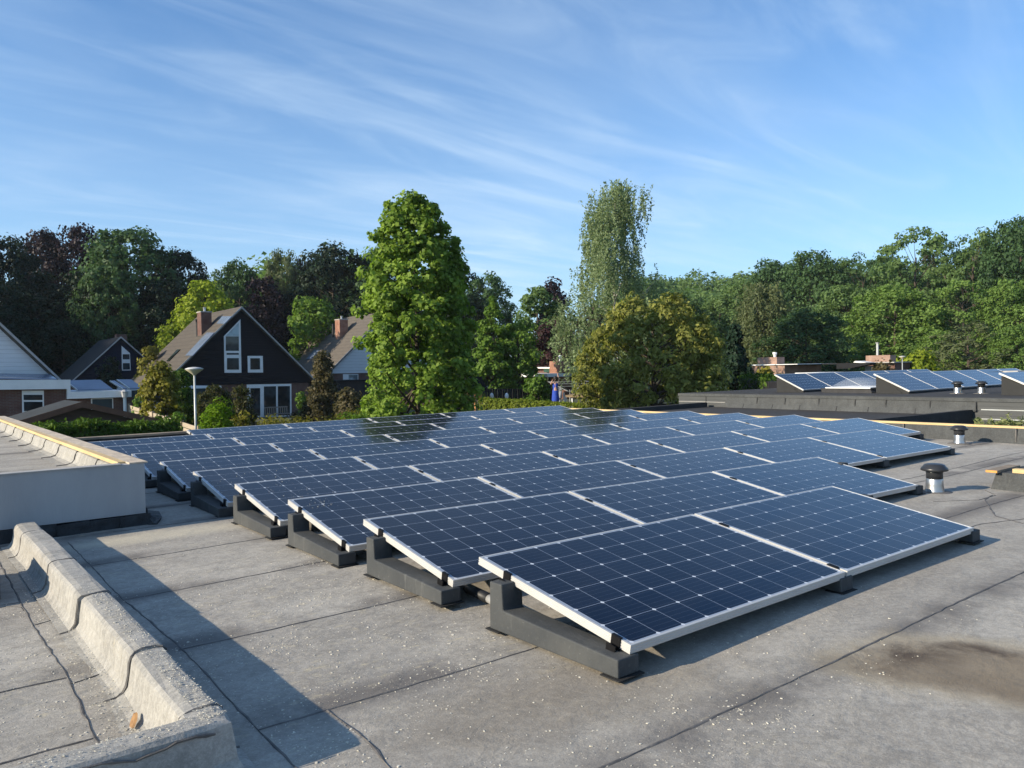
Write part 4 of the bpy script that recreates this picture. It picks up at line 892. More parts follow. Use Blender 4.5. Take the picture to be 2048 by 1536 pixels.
for px, lab in ((983.5, 'white egg-shaped garden lantern beside the playhouse'), (1013.5, 'white egg-shaped garden lantern in front of the dark fence')):
    q = at(px, 792, 46); r = empty('garden_lantern', (q.x, q.y, q.z - .45), lab, 'garden lantern', 'egg-shaped garden lanterns')
    MB().lathe((q.x, q.y, q.z - .19), [(.03, 0), (.10, .08), (.125, .19), (.09, .31), (.03, .37)], 12).build('globe', M['white'], r, smooth_=True); MB().tube([(q.x, q.y, -2.0), (q.x, q.y, q.z - .18)], .02, 6).build('stem', M['blackplastic'], r)
YV = 30.2
pv_ = empty('garden_pavilion', (0, 0, 0), 'small pavilion with mossy brown hipped roof left of the walnut tree', 'pavilion'); q = on_y(*ZE(1525, 838), YV); q2 = on_y(*ZE(1840, 720), YV); pv_.location = (q.x, YV, -2.1); ap = Vector((q.x + 1.5, YV - 1.5, q2.z + .05)); wv = 3.0
c4 = [Vector((q.x, YV - wv, q.z)), Vector((q.x + wv, YV - wv, q.z)), Vector((q.x + wv, YV, q.z)), Vector((q.x, YV, q.z))]
MB().add(c4 + [ap] + [v - Vector((0, 0, .10)) for v in c4], [(0, 1, 4), (1, 2, 4), (2, 3, 4), (3, 0, 4), (0, 5, 6, 1), (1, 6, 7, 2), (2, 7, 8, 3), (3, 8, 5, 0), (5, 8, 7, 6)]).build('roof', M['ridgeroof'], pv_)
for y, mt in ((YV - .38, 'steel'), (YV - 1.75, 'darkwood'), (YV - wv + .2, 'darkwood')): MB().box(q.x + .15, q.x + .26, y, y + .11, -2.1, q.z - .10).build('post', M[mt], pv_)
MB().box(q.x + 2.2, q.x + 2.3, YV - wv + .1, YV - .1, -2.1, q.z - .25).build('back_wall', M['oldwood'], pv_)
MB().box(q.x + 1.0, q.x + 1.7, YV - 1.6, YV - .5, -2.1, q.z - .45).build('bench_box', M['greycloth'], pv_)
# rotary washing line with washing, and the person hanging it out
dW = 46.0
wl0 = at(*ZE(1590, 790), dW); wr = empty('rotary_washing_line', (wl0.x, wl0.y, -2.0), 'rotary washing line with spread metal arms near the pavilion', 'washing line')
MB().tube([(wl0.x, wl0.y, -2.1), (wl0.x, wl0.y, wl0.z + .15)], .025, 6).build('pole', M['steel'], wr)
tips = []
for i, an in enumerate((200, 290, 20, 110)):
    t_ = Vector((wl0.x + 1.45 * math.cos(rad(an)), wl0.y + 1.45 * math.sin(rad(an)), wl0.z + .62)); tips.append(t_); MB().tube([(wl0.x, wl0.y, wl0.z), t_], .014, 6).build('arm', M['steel'], wr)
for f_ in (.55, .8, 1.0):
    m = MB()
    for i in range(4): m.tube([Vector((wl0.x, wl0.y, wl0.z)).lerp(tips[i], f_), Vector((wl0.x, wl0.y, wl0.z)).lerp(tips[(i + 1) % 4], f_)], .008, 4)
    m.build('line', M['steel'], wr)
def cloth(name, c, w, h, mat, lab, ax, sway=.04):
    mb = MB(); n, k = 8, 8; d = Vector((math.cos(ax), math.sin(ax), 0)); nn = Vector((-d.y, d.x, 0))
    for j in range(k + 1):
        for i in range(n + 1): u = i / n - .5; v = j / k; mb.v.append(tuple(c + d * (u * w * (1 - .12 * v)) - Vector((0, 0, v * h)) + nn * (sway * math.sin(u * 9 + v * 3) * (.3 + v))))
    for j in range(k):
        for i in range(n): mb.f.append((j * (n + 1) + i, j * (n + 1) + i + 1, (j + 1) * (n + 1) + i + 1, (j + 1) * (n + 1) + i))
    o = mb.build(name, M[mat], recalc=False); md = o.modifiers.new('thick', 'SOLIDIFY'); md.thickness = .012; return tag(o, lab, 'washing', 'washing hung on the rotary line')
rgt = Vector((CR.x, CR.y, 0)).normalized(); axr = math.atan2(rgt.y, rgt.x)
cloth('hanging_shirt', at(*ZE(1418, 722), dW - .2), .42, .62, 'greycloth', 'grey-blue shirt hanging beside the person in blue', axr)
cloth('hanging_trousers', at(*ZE(1420, 800), dW - .1), .22, .98, 'greycloth', 'narrow grey trousers hanging behind the shirt on the line', axr, .02)
cloth('hanging_sock', at(*ZE(1500, 800), dW), .10, .52, 'whitecloth', 'white narrow garment hanging right of the shirt', axr + .4, .02)
cloth('hanging_towel', at(*ZE(1530, 850), dW + .1), .12, .40, 'whitecloth', 'small pale towel hanging lowest, close to the pavilion', axr - .3, .02)
def skinned(name, joints, mat, parent, root=0):
    me = bpy.data.meshes.new(name); P = [j[0] for j in joints]; E = [(j[1], i) for i, j in enumerate(joints) if j[1] is not None]
    off = world_loc(parent); me.from_pydata([tuple(Vector(p) - off) for p in P], E, []); me.materials.append(M[mat])
    o = bpy.data.objects.new(name, me); COL.objects.link(o); o.parent = parent
    sk = o.modifiers.new('skin', 'SKIN'); sv = me.skin_vertices[0].data
    for i, j in enumerate(joints): r = j[2]; sv[i].radius = (r, r) if not isinstance(r, tuple) else r; sv[i].use_root = (i == root)
    sk.use_smooth_shade = True; ss = o.modifiers.new('sub', 'SUBSURF'); ss.levels = 1; ss.render_levels = 2; return o
fp = at(*ZE(1375, 970), dW - .6); zf = fp.z - .12; H = 1.66
pe = empty('person', (fp.x, fp.y, zf), 'person in blue reaching up to hang washing on the rotary line', 'person')
def B(r_, f_, z): return Vector((fp.x, fp.y, zf)) + rgt * r_ + Vector((-CF.x, -CF.y, 0)).normalized() * f_ + Vector((0, 0, z * H))
J = [(B(0, 0, .53), None, .115), (B(0, 0, .62), 0, .105), (B(0, -.02, .72), 1, .125), (B(0, -.02, .80), 2, .11), (B(0, -.01, .845), 3, .05), (B(.0, .0, .885), 4, .055), (B(.01, .0, .93), 5, .085), (B(.01, 0, .985), 6, .06),
     (B(-.17, -.02, .805), 3, .05), (B(-.27, .10, .76), 8, .042), (B(-.20, .12, .86), 9, .034), (B(-.16, .13, .90), 10, .03),
     (B(.16, -.02, .815), 3, .05), (B(.22, -.08, .96), 12, .042), (B(.16, -.12, 1.09), 13, .032), (B(.15, -.12, 1.14), 14, .028),
     (B(-.09, 0, .48), 0, .085), (B(-.09, .02, .27), 16, .058), (B(-.09, 0, .05), 17, .04), (B(-.09, .12, .02), 18, .035),
     (B(.09, 0, .48), 0, .085), (B(.10, .02, .27), 20, .058), (B(.10, -.02, .05), 21, .04), (B(.11, .10, .02), 22, .035)]
skinned('body', J, 'skin', pe)
hands = []
for base, dr in ((J[11][0], 1), (J[15][0], -1)):
    for i, l in enumerate((.055, .075, .08, .072, .06)):
        skinned('finger', [(base, None, .012), (base + rgt * (dr * (.012 * (i - 2))) + Vector((0, 0, l * .55)), 0, .009), (base + rgt * (dr * (.015 * (i - 2))) + Vector((0, 0, l)) + Vector((-.02, -.02, 0)), 1, .008)], 'skin', pe)
mb = MB(); prof = [(.19, .17), (.20, .22), (.18, .38), (.16, .52), (.125, .61), (.145, .70), (.15, .765), (.11, .80)]; c = B(0, -.01, 0)
for i, (r_, z) in enumerate(prof):
    for k in range(16): t_ = 2 * math.pi * k / 16; rr_ = r_ * (1 + (.09 * math.sin(5 * t_) if i < 3 else 0)); mb.v.append(tuple(c + rgt * (rr_ * math.cos(t_) * 1.1) + Vector((-CF.x, -CF.y, 0)).normalized() * (rr_ * math.sin(t_) * .78) + Vector((0, 0, z * H))))
for i in range(len(prof) - 1):
    for k in range(16): mb.f.append((i * 16 + k, i * 16 + (k + 1) % 16, (i + 1) * 16 + (k + 1) % 16, (i + 1) * 16 + k))
mb.build('dress', M['bluecloth'], pe, smooth_=True, recalc=False)
mb = MB(); hc = B(.01, -.02, .955); mb.lathe(hc - Vector((0, 0, .20)), [(.03, 0), (.07, .04), (.10, .14), (.118, .22), (.112, .28), (.07, .335), (.02, .35)], 14); mb.build('hair', M['hair'], pe, smooth_=True)
fa = B(.01, .088, .925); MB().lathe(fa - Vector((0, 0, .015)), [(.008, 0), (.014, .01), (.006, .04)], 6).build('nose', M['skin'], pe)

# right background: bungalows behind the tilted panels
YR = 26.0
q = at(*ZR3(240, 400), 47); F1 = FacadeX(q.x); g1 = empty('brick_bungalow', (q.x, q.y, -1.9), 'low brick bungalow with pinkish chimney and white roof edge behind the conifer', 'bungalow')
xbox(F1, [ZR3(120, 386), ZR3(470, 384), ZR3(470, 500), ZR3(120, 520)], 4, 'wall', 'brickbuff', g1, dx=.1)
xbox(F1, [ZR3(110, 374), ZR3(620, 365), ZR3(620, 371), ZR3(110, 385)], 4.2, 'roof', 'white', g1)
c1_ = xbox(F1, [ZR3(137, 297), ZR3(345, 292), ZR3(345, 371), ZR3(137, 371)], .8, 'chimney', 'brickbuff', g1, dx=.5)
q = F1.p(*ZR3(292, 292), dx=.8); MB().lathe((q.x, q.y, q.z - .05), [(.09, 0), (.09, .2), (.13, .21), (.13, .34)], 8).build('pot', M['white'], c1_)
q = at(*ZR3(1270, 400), 45); F2 = FacadeX(q.x); g2 = empty('dark_eaved_house', (q.x, q.y, -1.9), 'dark-eaved flat house corner showing above the rear row of tilted panels', 'house')
xbox(F2, [ZR3(1270, 392), ZR3(1390, 385), ZR3(1388, 470), ZR3(1270, 480)], 2.0, 'wall', 'verge', g2, dx=.8)
xbox(F2, [ZR3(620, 366), ZR3(1400, 352), ZR3(1400, 368), ZR3(1180, 415), ZR3(1040, 420), ZR3(1040, 372), ZR3(620, 372)], .8, 'eaves', 'tilesdark', g2)
xbox(F2, [ZR3(1190, 350), ZR3(1215, 334), ZR3(1330, 351), ZR3(1300, 356)], 1.0, 'roof_light', 'white', g2, dx=.3)
q = at(*ZR3(1500, 320), 46); F3 = FacadeX(q.x); g3 = empty('brick_bungalow', (q.x, q.y, -1.9), 'low bungalow with wide red chimney and metal flue beyond the tilted panels', 'bungalow')
c3_ = xbox(F3, [ZR3(1355, 277), ZR3(1618, 268), ZR3(1618, 342), ZR3(1355, 345)], .7, 'chimney', 'brickbuff', g3)
xbox(F3, [ZR3(1340, 346), ZR3(1680, 343), ZR3(1680, 353), ZR3(1340, 357)], 4, 'roof', 'concretecap', g3, dx=-.2)
xbox(F3, [ZR3(1360, 358), ZR3(1660, 354), ZR3(1660, 480), ZR3(1360, 480)], 3.5, 'wall', 'brick', g3, dx=.1)
q = F3.p(*ZR3(1450, 272), dx=.35); t2 = F3.p(*ZR3(1450, 152), dx=.35); MB().tube([q, t2, t2 + Vector((0, 0, .1))], [.07, .07, .12], 8).build('flue', M['steel'], c3_)

# ------------------------------------------------------------------ trees, shrubs and hedges
def quads_mesh(name, V, mat, nper=4):
    n = len(V) // nper; me = bpy.data.meshes.new(name)
    me.vertices.add(len(V)); me.vertices.foreach_set('co', V.astype(np.float32).ravel())
    me.loops.add(len(V)); me.loops.foreach_set('vertex_index', np.arange(len(V), dtype=np.int32))
    me.polygons.add(n); me.polygons.foreach_set('loop_start', np.arange(0, len(V), nper, dtype=np.int32)); me.polygons.foreach_set('loop_total', np.full(n, nper, np.int32))
    me.materials.append(mat); me.update(); me.validate(); return me
def leaf_quads(rg, C, Nrm, size, asp=.75, var=.35, droop=0.0):
    n = len(C); T = rg.normal(size=(n, 3)); T[:, 2] -= droop; T -= Nrm * (T * Nrm).sum(1)[:, None]; T /= np.linalg.norm(T, axis=1)[:, None] + 1e-9
    Bn = np.cross(Nrm, T); s = size * (1 + var * rg.normal(size=n)).clip(.45, 1.8)[:, None]
    fold = Nrm * (s * .16)
    V = np.stack([C - T * s * .5, C + Bn * s * .5 * asp + fold - T * s * .05, C + T * s * .5, C - Bn * s * .5 * asp + fold - T * s * .05], 1); return V.reshape(-1, 3)
def unit(rg, n): d = rg.normal(size=(n, 3)); return d / np.linalg.norm(d, axis=1)[:, None]
def crown(seed, H, zb, R, env, nclump, nleaf, leaf, cr, flat=.8, asp=.75, droop=0.0, lobes=.18, fill=.45, upb=.45, extra=()):
    """leaf clumps spread through an envelope of relative radius env(t) between heights zb and H -> leaf vertices, clump centres"""
    rg = np.random.default_rng(seed); ts = np.array([e[0] for e in env]); rs = np.array([e[1] for e in env]); cen = []
    ph = rg.uniform(0, 6.28, 4); lob = lambda a, t: 1 + lobes * (np.sin(2 * a + ph[0] + 3 * t) + .8 * np.sin(3 * a + ph[1] - 5 * t) + .7 * np.sin(5 * a + ph[2] + 7 * t)) / 1.6
    while len(cen) < nclump:
        t = rg.random(); r = np.interp(t, ts, rs)
        if rg.random() > (r / rs.max()) ** 1.0 + .08: continue
        a = rg.uniform(0, 6.28); q = (fill + (1 - fill) * rg.random()) ** .6; rad_ = max(0, R * r * q * lob(a, t) - cr * .35)
        cen.append((rad_ * math.cos(a), rad_ * math.sin(a), zb + t * (H - zb) - cr * .3))
    cen += [tuple(e[:3]) for e in extra for _ in range(2)]; cen = np.array(cen); nclump = len(cen); k = rg.integers(0, nclump, nclump * nleaf); crs = cr * rg.uniform(.6, 1.35, nclump)
    d = unit(rg, len(k)); rr_ = rg.random(len(k)) ** .42; off = d * (crs[k] * rr_)[:, None]; off[:, 2] *= flat; C = cen[k] + off
    axis = np.stack([C[:, 0] * .8, C[:, 1] * .8, np.zeros(len(C))], 1) / max(R, .1)
    N = d * .55 + axis * .5 + np.array([0, 0, upb]) + rg.normal(size=C.shape) * .45; N /= np.linalg.norm(N, axis=1)[:, None]
    return leaf_quads(rg, C, N, leaf, asp, droop=droop), cen
def trunk_mb(seed, H, r, cen, nlimb, zfork=.35, lean=0.0):
    rg = random.Random(seed); m = MB(); top = H * .82; pts = [(0, 0, -.3)]; rs = [r * 1.25]
    for i in range(1, 7): t = i / 6; pts.append((lean * t + rg.uniform(-.02, .02) * H * t * .4, rg.uniform(-.02, .02) * H * t * .4, top * t)); rs.append(r * (1 - .85 * t) + .01)
    m.tube(pts, rs, 8)
    idx = list(range(len(cen))); rg.shuffle(idx)
    for i in idx[:nlimb]:
        c = Vector(cen[i]); zc = max(zfork * H * rg.uniform(.5, 1.0), min(c.z - .25 * math.hypot(c.x, c.y) - .1 * H, top * .95)); t = min(.98, max(.02, zc / top)); f = t * 6; i0 = min(5, int(f)); s = Vector(pts[i0]).lerp(Vector(pts[i0 + 1]), f - i0)
        rb = r * (1 - .85 * t) * .5 + .008; mid = s.lerp(c, .5) + Vector((0, 0, -.04 * H * rg.random())); m.tube([s, mid, c], [rb, rb * .6, rb * .18], 5, cap=False)
    return m
SOFT = [(0, .45), (.15, .85), (.4, 1.0), (.65, .94), (.85, .74), (.95, .5), (1, .3)]
DOME = [(0, .7), (.25, 1.0), (.5, 1.0), (.75, .88), (.92, .6), (1, .32)]
FULL = [(0, .85), (.2, 1.0), (.55, 1.0), (.8, .85), (.93, .58), (1, .3)]
SPIRE = [(0, .8), (.25, 1.0), (.6, .7), (.85, .35), (1, .05)]
def tree(label, pos, H, zb, R, env, nclump, nleaf, leaf, cr, leafm, seed, barkm='bark', tr=.18, limbs=26, name='tree', cat='tree', group=None, **kw):
    r = empty(name, pos, label, cat, group); V, cen = crown(seed, H, zb, R, env, nclump, nleaf, leaf, cr, **kw)
    o = bpy.data.objects.new('crown', quads_mesh('crown', V, M[leafm])); COL.objects.link(o); o.parent = r
    r['_world'] = 0; trunk_mb(seed, H, tr, cen, limbs).build('trunk', M[barkm], r, smooth_=True, recalc=False); return r
def top_at(px, py_top, d, zb=None):
    p = at(px, py_top, d); g = ground(p.x, p.y); return Vector((p.x, p.y, g)), p.z - g
def wid(px_half, d): return px_half / FPX * d

# tulip tree: tall, dense, big light leaves, right shoulder higher up
P_, H_ = top_at(828, 392, 27); 
TUL = [(0, .88), (.12, 1.0), (.3, .93), (.45, .98), (.58, .92), (.72, .80), (.86, .62), (.95, .42), (1, .18)]
tree('tall dense bright green tulip tree behind the rear panels', P_, H_, 1.5, wid(130, 27), TUL, 720, 66, .125, .28, 'tulipleaf', 21, tr=.14, limbs=40, name='tulip_tree', asp=.95, lobes=.20, fill=.25, extra=[(wid(82, 27) * CR.x, wid(82, 27) * CR.y, wid(300 - i * 16, 27) + 2.9, .42) for i in range(7)])
# walnut: wide loose olive-bronze crown
P_, H_ = top_at(1305, 588, 33)
tree('wide olive-bronze walnut tree right of the birch', P_, H_, 1.0, wid(150, 33), [(0, .72), (.2, .98), (.45, 1.0), (.65, .9), (.85, .68), (1, .3)], 470, 64, .175, .36, 'walnutleaf', 33, tr=.17, limbs=70, name='walnut_tree', asp=.5, droop=.8, lobes=.08)
# birch: weeping strands round a white stem
def birch(label, pos, H, R, seed, nstr, leafm, env, leaf=.11, zb=2.0, strand=2.2, barkm='barkbirch', cat='tree', name='birch_tree', per=46):
    rg = np.random.default_rng(seed); r = empty(name, pos, label, cat); r['_world'] = 0; ts = np.array([e[0] for e in env]); rs = np.array([e[1] for e in env]); C = []; cen = []
    hubs = []
    for hi_ in range(84):
        t = ((hi_ + rg.random()) / 84) ** .9; a = rg.uniform(0, 6.28); q = (.35 + .65 * rg.random()) ** .7 * np.interp(t, ts, rs) * R * (1 + .25 * math.sin(3 * a + 5 * t)); hubs.append((q * math.cos(a), q * math.sin(a), zb + t * (H - zb)))
    for i in range(nstr):
        hx, hy, hz = hubs[rg.integers(len(hubs))]; sx = hx + rg.normal() * .34; sy = hy + rg.normal() * .34; sz = hz + rg.normal() * .5
        sz = min(sz, H - .02); L = strand * rg.uniform(.35, 1.15); n = max(6, int(per * L / strand)); u = np.sort(rg.random(n)); ox, oy = rg.normal(size=2) * .14
        C.append(np.stack([sx + ox * u * 2 + rg.normal(size=n) * .055, sy + oy * u * 2 + rg.normal(size=n) * .055, np.maximum(sz - u * L, .3) + rg.normal(size=n) * .03], 1))
        if i % 8 == 0: cen.append((sx, sy, sz))
    C = np.concatenate(C); N = rg.normal(size=C.shape); N[:, 2] *= .5; N /= np.linalg.norm(N, axis=1)[:, None]
    o = bpy.data.objects.new('crown', quads_mesh('crown', leaf_quads(rg, C, N, leaf, .7, droop=1.2), M[leafm])); COL.objects.link(o); o.parent = r
    trunk_mb(seed, H * 1.08, .15, hubs, 34, .3).build('trunk', M[barkm], r, smooth_=True, recalc=False); return r
P_, H_ = top_at(1226, 366, 45)
birch('tall pale weeping birch rising above all other trees', P_, H_, wid(66, 45), 5, 1350, 'birchleaf', [(0, 1.2), (.3, 1.42), (.48, 1.3), (.56, .98), (.7, .88), (.85, .84), (.95, .9), (1, .8)], zb=3.0, strand=1.9, leaf=.10, per=66)
P_, H_ = top_at(1525, 566, 58)
birch('grey-green weeping birch at the edge of the right-hand wood', P_, H_, wid(58, 58), 8, 900, 'willowleaf', [(0, .9), (.3, 1.0), (.6, .9), (.85, .7), (1, .35)], leaf=.16, zb=3.0, strand=3.0)

def simple(label, px, py, d, halfpx, leafm, seed, env=FULL, zb=.8, nclump=90, nleaf=70, leaf=None, cr=None, **kw):
    P_, H_ = top_at(px, py, d); R = wid(halfpx, d); leaf = leaf or max(.16, d * .0042); cr = cr or max(.3, R * .26)
    return tree(label, P_, H_, zb, R, env, nclump, nleaf, leaf, cr, leafm, seed, **kw)
simple('bright green hornbeam with several upright tops beside the tulip tree', 985, 592, 50, 52, 'freshleaf', 41, SPIRE, 1.2, 120, 75, .19, .42, name='hornbeam')
simple('bright green hornbeam with low spreading branches above the dark fence', 1035, 640, 51, 48, 'freshleaf', 42, FULL, 1.6, 80, 70, .19, .45, name='hornbeam')
simple('round mid green tree between hornbeam and birch', 1075, 578, 64, 62, 'midleaf', 43, DOME, 2.0, 90, 80, .26)
simple('dark red plum tree left of the birch trunk', 1110, 640, 57, 55, 'plumleaf', 44, DOME, 2.2, 90, 70, .20, .55, name='plum_tree')
simple('dark red plum tree peeping out between birch and walnut', 1180, 610, 60, 40, 'plumleaf', 45, DOME, 2.5, 50, 70, .22, .6, name='plum_tree')
simple('purple tree top showing just left of the birch', 1106, 562, 92, 34, 'copperleaf', 46, DOME, 5.0, 50, 70, .36, 1.0)
simple('dark blue-green conifer right of the walnut tree', 1470, 650, 40, 46, 'coniferleaf', 47, [(0, 1), (.3, .85), (.6, .55), (.85, .25), (1, .04)], .3, 130, 70, .20, .34, name='conifer', upb=.1)
simple('yellow-green leafy tree behind the black-boarded house', 408, 566, 68, 72, 'limeleaf', 48, DOME, 3.0, 130, 80, .27, .75)
simple('yellow-green smaller tree left of the black-boarded roof', 345, 640, 66, 32, 'limeleaf', 49, SOFT, 3.0, 46, 70, .25, .6)
simple('fresh green tree behind the gap between the two large houses', 625, 592, 76, 56, 'freshleaf', 50, DOME, 3.0, 90, 70, .30, .9)
simple('tall dark copper tree behind the black-boarded house', 525, 545, 82, 46, 'copperleaf', 51, SOFT, 3.0, 90, 70, .32, .9)
simple('olive bushy tree beside the dark blue gable', 300, 690, 58, 27, 'goldleaf', 52, FULL, .6, 60, 70, .20, .4)
simple('thin dark tree in front of the dark blue gable', 222, 716, 60, 24, 'darkleaf', 53, FULL, 1.2, 40, 60, .20, .4, limbs=14)
# the wood: broad crowns from a few moulds, each tree its own copy
moulds = []
for i, (env, nc) in enumerate(((SOFT, 120), (DOME, 130), (FULL, 130), (DOME, 110))):
    V, cen = crown(100 + i, 16, 1.6 if i % 2 else 2.6, 5.2, env, nc + 190, 66, .30, .92, lobes=.28, flat=.75, fill=.35)
    moulds.append((quads_mesh('crown', V, M['darkleaf']), trunk_mb(100 + i, 16, .30, cen, 34)))
for i, (env, nc) in enumerate(((DOME, 150), (SOFT, 130))):         # two airy moulds whose limbs and sky show through
    V, cen = crown(110 + i, 16, 3.4, 5.2, env, nc, 60, .30, .78, lobes=.34, flat=.6, fill=.5)
    moulds.append((quads_mesh('crown', V, M['darkleaf']), trunk_mb(110 + i, 16, .34, cen, 60)))
tm = []
for i, (cm_, tb) in enumerate(moulds):
    o = tb.build('trunk', M['bark'], None, smooth_=True, recalc=False); tm.append(o.data); bpy.data.objects.remove(o)
wood_n = [0]
def wood(label, px, py, d, halfpx, leafm, mould=None, sink=0.0, rot=None, dz=0.0):
    i = wood_n[0]; wood_n[0] += 1; mould = i % 4 if mould is None else mould; P_, H_ = top_at(px, py, d); P_.z += dz; H_ -= dz
    r = empty('forest_tree', P_, label, 'tree', 'trees of the surrounding wood', rz=i * 1.9 if rot is None else rot); s = wid(halfpx, d) / 4.3; r.scale = (s, s, H_ / 16)
    a = bpy.data.objects.new('crown', moulds[mould][0]); COL.objects.link(a); a.parent = r; a.material_slots[0].link = 'OBJECT'; a.material_slots[0].material = M[leafm]
    b = bpy.data.objects.new('trunk', tm[mould]); COL.objects.link(b); b.parent = r; return r
LEFTW = [
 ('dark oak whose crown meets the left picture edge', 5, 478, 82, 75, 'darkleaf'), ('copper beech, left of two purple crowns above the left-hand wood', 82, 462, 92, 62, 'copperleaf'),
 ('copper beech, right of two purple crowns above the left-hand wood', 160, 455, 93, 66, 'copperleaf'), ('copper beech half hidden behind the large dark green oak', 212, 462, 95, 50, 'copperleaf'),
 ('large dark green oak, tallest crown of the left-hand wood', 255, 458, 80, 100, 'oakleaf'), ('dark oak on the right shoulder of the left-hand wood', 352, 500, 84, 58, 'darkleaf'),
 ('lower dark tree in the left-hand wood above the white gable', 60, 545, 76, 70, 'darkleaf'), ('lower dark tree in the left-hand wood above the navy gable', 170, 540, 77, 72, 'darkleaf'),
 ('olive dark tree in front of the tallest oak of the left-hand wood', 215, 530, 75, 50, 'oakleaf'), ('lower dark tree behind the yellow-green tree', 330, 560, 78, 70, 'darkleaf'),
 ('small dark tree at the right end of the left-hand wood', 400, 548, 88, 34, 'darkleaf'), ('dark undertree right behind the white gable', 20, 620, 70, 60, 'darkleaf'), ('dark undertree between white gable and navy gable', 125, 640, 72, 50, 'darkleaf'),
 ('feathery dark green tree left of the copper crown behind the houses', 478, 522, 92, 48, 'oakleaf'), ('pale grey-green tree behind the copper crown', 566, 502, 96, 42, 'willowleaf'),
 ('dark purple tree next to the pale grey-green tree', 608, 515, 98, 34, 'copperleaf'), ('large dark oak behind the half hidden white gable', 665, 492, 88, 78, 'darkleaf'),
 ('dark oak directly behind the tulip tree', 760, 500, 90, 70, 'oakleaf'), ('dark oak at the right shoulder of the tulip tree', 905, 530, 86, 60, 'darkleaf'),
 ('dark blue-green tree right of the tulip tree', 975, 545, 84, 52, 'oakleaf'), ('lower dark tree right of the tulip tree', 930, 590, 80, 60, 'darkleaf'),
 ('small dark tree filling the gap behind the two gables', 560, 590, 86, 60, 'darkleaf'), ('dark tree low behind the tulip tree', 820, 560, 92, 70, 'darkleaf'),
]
RIGHTW = [
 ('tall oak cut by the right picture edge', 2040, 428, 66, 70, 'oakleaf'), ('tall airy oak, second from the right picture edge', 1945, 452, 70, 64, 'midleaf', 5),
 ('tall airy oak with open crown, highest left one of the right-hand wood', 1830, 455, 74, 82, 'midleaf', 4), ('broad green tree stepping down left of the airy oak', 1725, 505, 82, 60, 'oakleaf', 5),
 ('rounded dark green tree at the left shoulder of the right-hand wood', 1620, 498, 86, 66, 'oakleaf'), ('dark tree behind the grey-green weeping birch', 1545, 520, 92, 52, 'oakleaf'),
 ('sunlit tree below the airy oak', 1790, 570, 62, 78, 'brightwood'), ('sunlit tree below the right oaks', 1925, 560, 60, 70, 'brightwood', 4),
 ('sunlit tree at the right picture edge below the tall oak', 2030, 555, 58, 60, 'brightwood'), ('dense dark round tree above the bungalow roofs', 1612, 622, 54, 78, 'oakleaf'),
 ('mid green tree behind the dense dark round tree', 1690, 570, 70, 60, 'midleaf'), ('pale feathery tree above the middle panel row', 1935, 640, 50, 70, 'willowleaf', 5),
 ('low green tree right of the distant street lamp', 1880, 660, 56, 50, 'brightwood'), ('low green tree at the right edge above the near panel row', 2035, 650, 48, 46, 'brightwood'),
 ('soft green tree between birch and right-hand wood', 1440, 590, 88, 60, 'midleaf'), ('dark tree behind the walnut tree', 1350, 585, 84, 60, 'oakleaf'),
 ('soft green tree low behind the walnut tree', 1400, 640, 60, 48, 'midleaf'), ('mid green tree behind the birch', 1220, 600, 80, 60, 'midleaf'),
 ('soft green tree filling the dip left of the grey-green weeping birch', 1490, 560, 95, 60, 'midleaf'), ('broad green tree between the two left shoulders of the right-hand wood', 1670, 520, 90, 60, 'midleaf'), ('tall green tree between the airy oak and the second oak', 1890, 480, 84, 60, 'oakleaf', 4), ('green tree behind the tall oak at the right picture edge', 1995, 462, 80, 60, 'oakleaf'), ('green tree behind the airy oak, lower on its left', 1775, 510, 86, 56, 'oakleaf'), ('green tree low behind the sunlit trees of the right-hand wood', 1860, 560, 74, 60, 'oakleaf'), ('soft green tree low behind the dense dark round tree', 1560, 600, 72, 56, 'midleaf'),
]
for t_ in LEFTW: wood(*t_)
for t_ in RIGHTW: wood(*t_)
# the wood goes on to the left, where its trees keep the sun off the ones in view
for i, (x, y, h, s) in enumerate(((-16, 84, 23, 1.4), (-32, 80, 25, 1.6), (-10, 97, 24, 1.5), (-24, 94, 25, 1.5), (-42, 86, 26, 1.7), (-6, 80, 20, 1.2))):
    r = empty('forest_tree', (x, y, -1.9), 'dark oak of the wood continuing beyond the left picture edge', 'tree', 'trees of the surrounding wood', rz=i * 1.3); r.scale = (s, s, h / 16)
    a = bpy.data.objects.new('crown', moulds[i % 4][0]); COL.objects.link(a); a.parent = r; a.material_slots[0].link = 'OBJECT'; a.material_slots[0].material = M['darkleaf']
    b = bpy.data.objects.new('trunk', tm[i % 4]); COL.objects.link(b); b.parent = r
# far wooded hillside: one mass
rg = np.random.default_rng(77); VV = []
for i in range(170):
    px = rg.uniform(1240, 2150) if i < 120 else rg.uniform(400, 740); d = rg.uniform(120, 250) if i < 120 else rg.uniform(105, 150)
    p = at(px, 740, d); g = ground(p.x, p.y); hgt = rg.uniform(11, 16) * (1 if i < 120 else 1.38); R_ = rg.uniform(4.5, 7.5); n = 1100
    dd = unit(rg, n); dd[:, 2] = np.abs(dd[:, 2]) * 1.0 - .25; rr_ = rg.random(n) ** .3; lump = 1 + .18 * np.sin(dd[:, 0] * 7 + i) * np.sin(dd[:, 1] * 6 + 2 * i)
    C = np.array([p.x, p.y, g + hgt * .55]) + dd * np.stack([R_ * rr_ * lump, R_ * rr_ * lump, hgt * .48 * rr_ * lump], 1); N = dd + rg.normal(size=dd.shape) * .5 + np.array([0, 0, .4]); N /= np.linalg.norm(N, axis=1)[:, None]
    VV.append(leaf_quads(rg, C, N, .72, .8))
o = bpy.data.objects.new('distant_wood', quads_mesh('distant_wood', np.concatenate(VV), M['midleaf'])); COL.objects.link(o); tag(o, 'wooded hillside rising far behind the gardens', 'wood', None, 'stuff')

